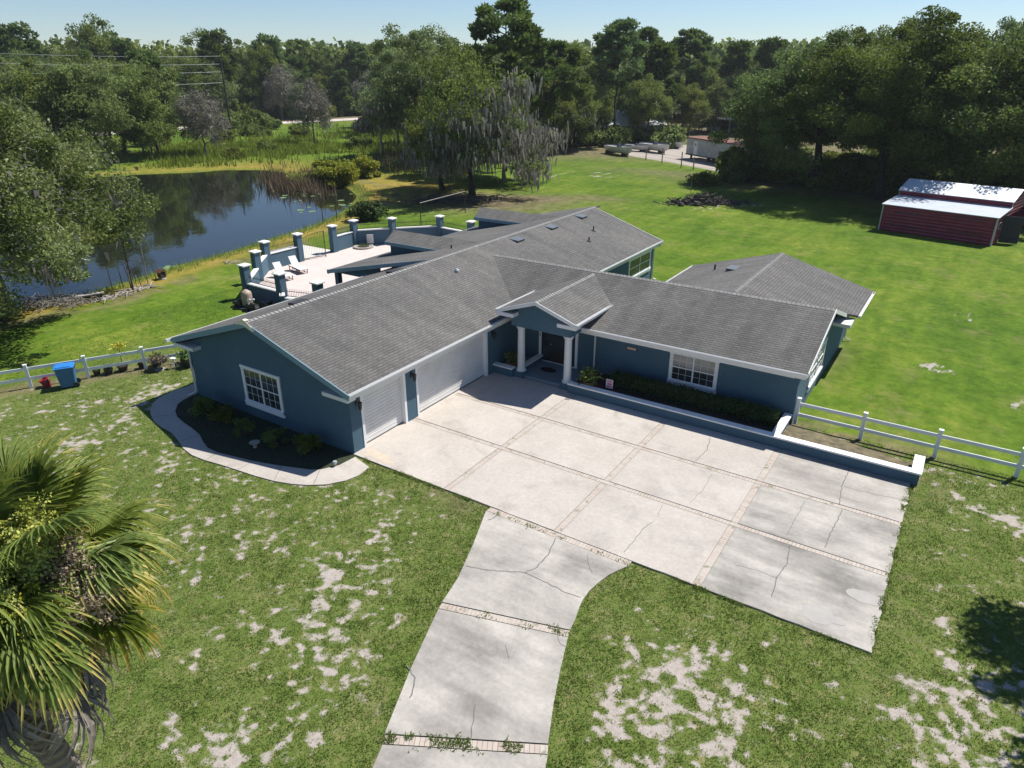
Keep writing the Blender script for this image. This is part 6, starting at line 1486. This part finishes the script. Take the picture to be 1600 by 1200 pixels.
bl(MB().box(-.03,.06,-.05,.0,0,2.34).box(BL-.06,BL+.05,-.05,.0,0,2.34).box(BL+.001,BL+.05,0,.1,0,2.34).box(BL+.001,BL+.05,D1-.06,D1+.06,2.7,3.25).box(-.05,-.001,D1-.06,D1+.06,2.7,3.25), 'corner_trim', M['galv'])
w_ = bl(MB().box(BL+.001,BL+.05,.75,1.35,1.35,1.85), 'window', M['galv']); o = MB().box(BL+.051,BL+.055,.8,1.3,1.4,1.8).build('pane', M['glass']); o.parent = w_
d_ = bl(MB().solid([(BL+.02,1.95,.05),(BL+1.35,2.35,.05),(BL+1.35,2.35,2.3),(BL+.02,1.95,2.3)], (0,.04,0)), 'door', M['charcoal'])
bl(MB().box(1.0,3.4,-.012,-.001,1.75,1.83).box(1.0,3.4,-.012,-.001,.55,.63).box(6.0,8.4,-.012,-.001,2.02,2.1).box(6.0,8.4,-.012,-.001,.75,.83), 'seam_strip', M['charcoal'])

# ------------------------------------------------------------------ old office trailer
T0 = Vector(gp(1071,247)); T1 = Vector(gp(1205,273)); td = (T1-T0).normalized(); TL = (T1-T0).length
tr = thing('old_trailer', (*T0[:2], 0), 'long weathered grey mobile office trailer with brown roof edge', 'trailer'); tr.rotation_euler = (0,0,atan2(td.y, td.x))
sid = corrugated('vertical_siding', (.30,.31,.31,1), (.52,.53,.53,1), 'X', .55, .7, 0, .5)
lpart(MB().box(0,TL,0,3.4,.75,3.25), 'body', sid, tr)
lpart(MB().box(-.1,TL+.1,-.12,3.5,3.252,3.42), 'roof', M['rust'], tr); lpart(MB().box(-.1,TL+.1,-.06,-.001,.62,.8), 'skirt_shadow', M['creosote'], tr)  # dark strip along the base stands in for the shadow under the trailer
for x in (2.2, 12.0):
    d_ = lpart(MB().box(x,x+1.0,-.05,-.001,.85,2.95), 'door', M['vinyl'], tr); o = MB().box(x+.33,x+.67,-.06,-.051,2.2,2.6).build('door_window', M['glass']); o.parent = d_
w_ = lpart(MB().box(15.0,16.2,-.04,-.001,1.7,2.5), 'window', M['galv'], tr); o = MB().box(15.08,16.12,-.05,-.041,1.78,2.42).build('pane', M['glass']); o.parent = w_
for x in (6.0,7.3,8.6): lpart(MB().tube([(x,.3,.4),(x,.6,.4)], .4, 14), 'wheel', M['charcoal'], tr)
for x in (1.0,11.5,TL-1): lpart(MB().box(x-.1,x+.1,.3,.6,0,.65), 'support', M['creosote'], tr)

# ------------------------------------------------------------------ beached boats
def boat(L=6.4, W=2.1, H=.95):
    t_ = thing('boat', (0,0,0), 'x', 'boat'); bb = MB(); n = 12; m = 8
    vs = []
    for i in range(n+1):
        f = i/n; x = -L/2+L*f; wd = W/2*(1-max(0, (f-.55)/.45)**2.0)*(.85+.15*min(1, f*4)); keel = .25*max(0, (f-.7)/.3)**2*H*2; sheer = H*(1+.22*f*f)
        for j in range(m+1):
            a = -1+2*j/m; y = wd*(abs(a)**.6)*(1 if a > 0 else -1); z = keel+(sheer-keel)*abs(a)**1.8; vs.append((x, y, z+.25))
    fs = [(i*(m+1)+j, (i+1)*(m+1)+j, (i+1)*(m+1)+j+1, i*(m+1)+j+1) for i in range(n) for j in range(m)]
    bb.add(vs, fs); bb.add([vs[j] for j in range(m+1)], [tuple(range(m+1))[::-1]])
    lpart(bb, 'hull', M['hull'], t_, smooth=True)
    dk = MB(); top = [(vs[i*(m+1)][0], vs[i*(m+1)][1]*.94, vs[i*(m+1)][2]-.1) for i in range(n+1)]+[(vs[i*(m+1)+m][0], vs[i*(m+1)+m][1]*.94, vs[i*(m+1)+m][2]-.1) for i in range(n, -1, -1)]
    dk.add(top, [tuple(range(len(top)))]); lpart(dk, 'deck', M['galv'], t_)
    lpart(MB().solid([(-.5,-.3,H+.1),(.1,-.3,H+.1),(-.05,-.3,H+.62),(-.4,-.3,H+.62)], (0,.6,0)), 'console', M['canvas'], t_)
    lpart(MB().tube([(-L/2+.2,-W*.4,H+.42),(L*.1,-W*.48,H+.5),(L*.4,-W*.2,H+.62),(L*.5,0,H+.65),(L*.4,W*.2,H+.62),(L*.1,W*.48,H+.5),(-L/2+.2,W*.4,H+.42)], .04, 5), 'gunwale', M['canvas'], t_)
    lpart(MB().box(-L/2+.5,-L/2+.8,-.9,.9,0,.45), 'cradle', M['creosote'], t_); lpart(MB().box(L*.2,L*.2+.3,-.6,.6,0,.45), 'cradle', M['creosote'], t_)
    return t_
bt = boat(); BG = 'old boats on the sand lot'
for i, (u, v, rz_, s_, lb) in enumerate([(968,242,-.55,1.15,'white open boat at the left end of the row on the sand lot'),(995,236,-.3,.85,'small cream boat behind the left boat'),(1024,238,-.5,1.15,'white boat right of centre with dark rim, bow to the right'),(1050,231,-.5,.9,'white boat at the right end of the row, partly hidden'),(1125,206,.6,1.0,'white cabin boat behind the old trailer')]):
    p = gp(u, v); put(bt, (p[0], p[1], 0), rz_, s_, lb, BG)
# carport behind trailer
p = Vector(gp(1122,208)); cp = thing('carport', (p.x, p.y, 0), 'dark-fronted carport with pale metal roof behind the trailer', 'carport'); cp.rotation_euler = (0,0,-.3)
lpart(MB().solid([(-5,-3,3.2),(5,-3,3.2),(5,3,4.0),(-5,3,4.0)], (0,0,.12)), 'roof', M['roof_metal'], cp); lpart(MB().box(-5,5,2.8,3,0,3.8), 'back_wall', M['charcoal'], cp)
for x in (-4.8,0,4.8): lpart(MB().box(x-.08,x+.08,-2.9,-2.75,0,3.2), 'post', M['palewood'], cp)
# pale building glimpsed behind the trees
p = Vector(bear(978, 158)); wbd = thing('white_building', (p.x, p.y, 0), 'white metal-roofed building glimpsed through the trees behind the boats', 'building'); wbd.rotation_euler = (0,0,YAW+.15)
lpart(MB().box(-7,7,-6,6,0,3.4), 'wall', simple('pale_siding', (.36,.42,.48,1), .7, .1, 1), wbd)
for s in (-1, 1): lpart(MB().solid([(-7.5,s*6.5,3.3),(7.5,s*6.5,3.3),(7.5,0,5.8),(-7.5,0,5.8)], (0,0,.1)), 'roof', simple('white_roof', (.62,.64,.67,1), .4, .06, 1), wbd)
for x in (-4,0,4): w_ = lpart(MB().box(x-.6,x+.6,-6.05,-6.001,1,2.3), 'window', M['glass'], wbd)
p = Vector(bear(862, 150)); w2 = dup(wbd, (p.x, p.y, 0), YAW-.3, (.6,.5,.8)); w2['label'] = 'grey-blue outbuilding glimpsed left of the slim oaks behind the lawn'
# wire fence of wooden posts round the sand lot
fp = [(980,247),(1009,250),(1034,255),(1064,262),(1083,266),(1124,270),(1175,278),(1215,283),(1232,285),(1260,287)]
wf = thing('wire_fence', (*gp(980,247)[:2], 0), 'old wire fence on thin wooden posts in front of the sand lot', 'fence')
hs = [1.6,1.6,2.4,2.3,1.9,2.0,1.8,1.8,1.8,1.8]; last = None
for (u, v), h in zip(fp, hs):
    p = Vector(gp(u, v)); part(MB().tube([(p.x,p.y,0),(p.x,p.y,h)], .09, 6), 'post', M['palewood'], wf)
    if last is not None:
        for z in (.5, 1.0, 1.5): part(MB().tube([(last.x,last.y,z),(p.x,p.y,z)], .012, 3), 'wire', M['wire'], wf)
    last = p
# low post-and-rail by the patio trees
rp = thing('clothes_line_frame', (*gp(660,352)[:2], 0), 'sagging pole rail on two posts beside the fallen limbs', 'rail'); a = Vector(gp(658,352)); c = Vector(gp(727,333))
part(MB().tube([a, a+Vector((0,0,2.1))], .05, 6), 'post', M['creosote'], rp); part(MB().tube([c, c+Vector((0,0,2.2))], .05, 6), 'post', M['creosote'], rp)
part(MB().tube([a+Vector((0,0,2.1)), c+Vector((0,0,2.2))], .035, 6), 'rail', M['palewood'], rp)
# utility pole and lines
up_ = Vector(bear(347, 172)); ztop = 16.2
po = thing('utility_pole', (up_.x, up_.y, 0), 'dark timber utility pole beyond the road carrying four lines', 'utility pole')
part(MB().tube([(up_.x,up_.y,0),(up_.x,up_.y,ztop)], [.22,.15], 8), 'pole', M['creosote'], po)
part(MB().tube([(up_.x-.8,up_.y-.6,ztop-.9),(up_.x+.8,up_.y+.6,ztop-.9)], .06, 5), 'crossarm', M['creosote'], po)
def wire_to(P0, u1, z1, dist1, sag, label=None):
    P1 = Vector(bear(u1, dist1, z1)); pts = [P0.lerp(P1, k/16)-Vector((0,0,sag*4*(k/16)*(1-k/16))) for k in range(17)]
    part(MB().tube(pts, .02, 4, cap=False), 'power_line', M['wire'], po)
for dz in (.1, -1.4, -2.9, -5.0): wire_to(Vector((up_.x, up_.y, ztop+dz)), -160, ztop+dz+.3, 150, .5)
# parked car by the road
p = Vector(gp(352,196)); cr_ = thing('parked_car', (p.x, p.y, 0), 'dark pickup with pale load parked at the roadside by the utility pole', 'car'); cr_.rotation_euler = (0,0,YAW+.1)
bb = MB(); bb.solid([(-2.6,-.9,.4),(2.6,-.9,.4),(2.65,-.9,1.0),(1.3,-.9,1.1),(.7,-.9,1.75),(-.6,-.9,1.75),(-.9,-.9,1.1),(-2.6,-.9,1.1)], (0,1.8,0)); lpart(bb, 'body', M['carpaint'], cr_, bevel=.06)
lpart(MB().box(-2.4,-1.0,-.8,.8,1.12,1.5), 'load', M['hull'], cr_); lpart(MB().box(-.5,.6,-.915,-.902,1.2,1.65), 'window', M['glass'], cr_)
for x in (-1.7,1.7):
    for s in (-.92,.72): lpart(MB().tube([(x,s,.38),(x,s+.2,.38)], .38, 14), 'wheel', M['charcoal'], cr_)

# ------------------------------------------------------------------ thin summer haze
hz = MB().box(-1700,1700,-160,2700,-3,34).build('haze', None); m = bpy.data.materials.new('haze_air'); m.use_nodes = True; t = m.node_tree
t.nodes.remove(t.nodes['Principled BSDF']); pv = t.nodes.new('ShaderNodeVolumePrincipled'); pv.inputs['Color'].default_value = (.86,.92,1,1); pv.inputs['Density'].default_value = .00015; pv.inputs['Anisotropy'].default_value = .3
t.links.new(pv.outputs[0], t.nodes['Material Output'].inputs['Volume']); hz.data.materials.append(m); tag(hz, 'thin pale summer haze over the whole scene', 'haze', kind='stuff')
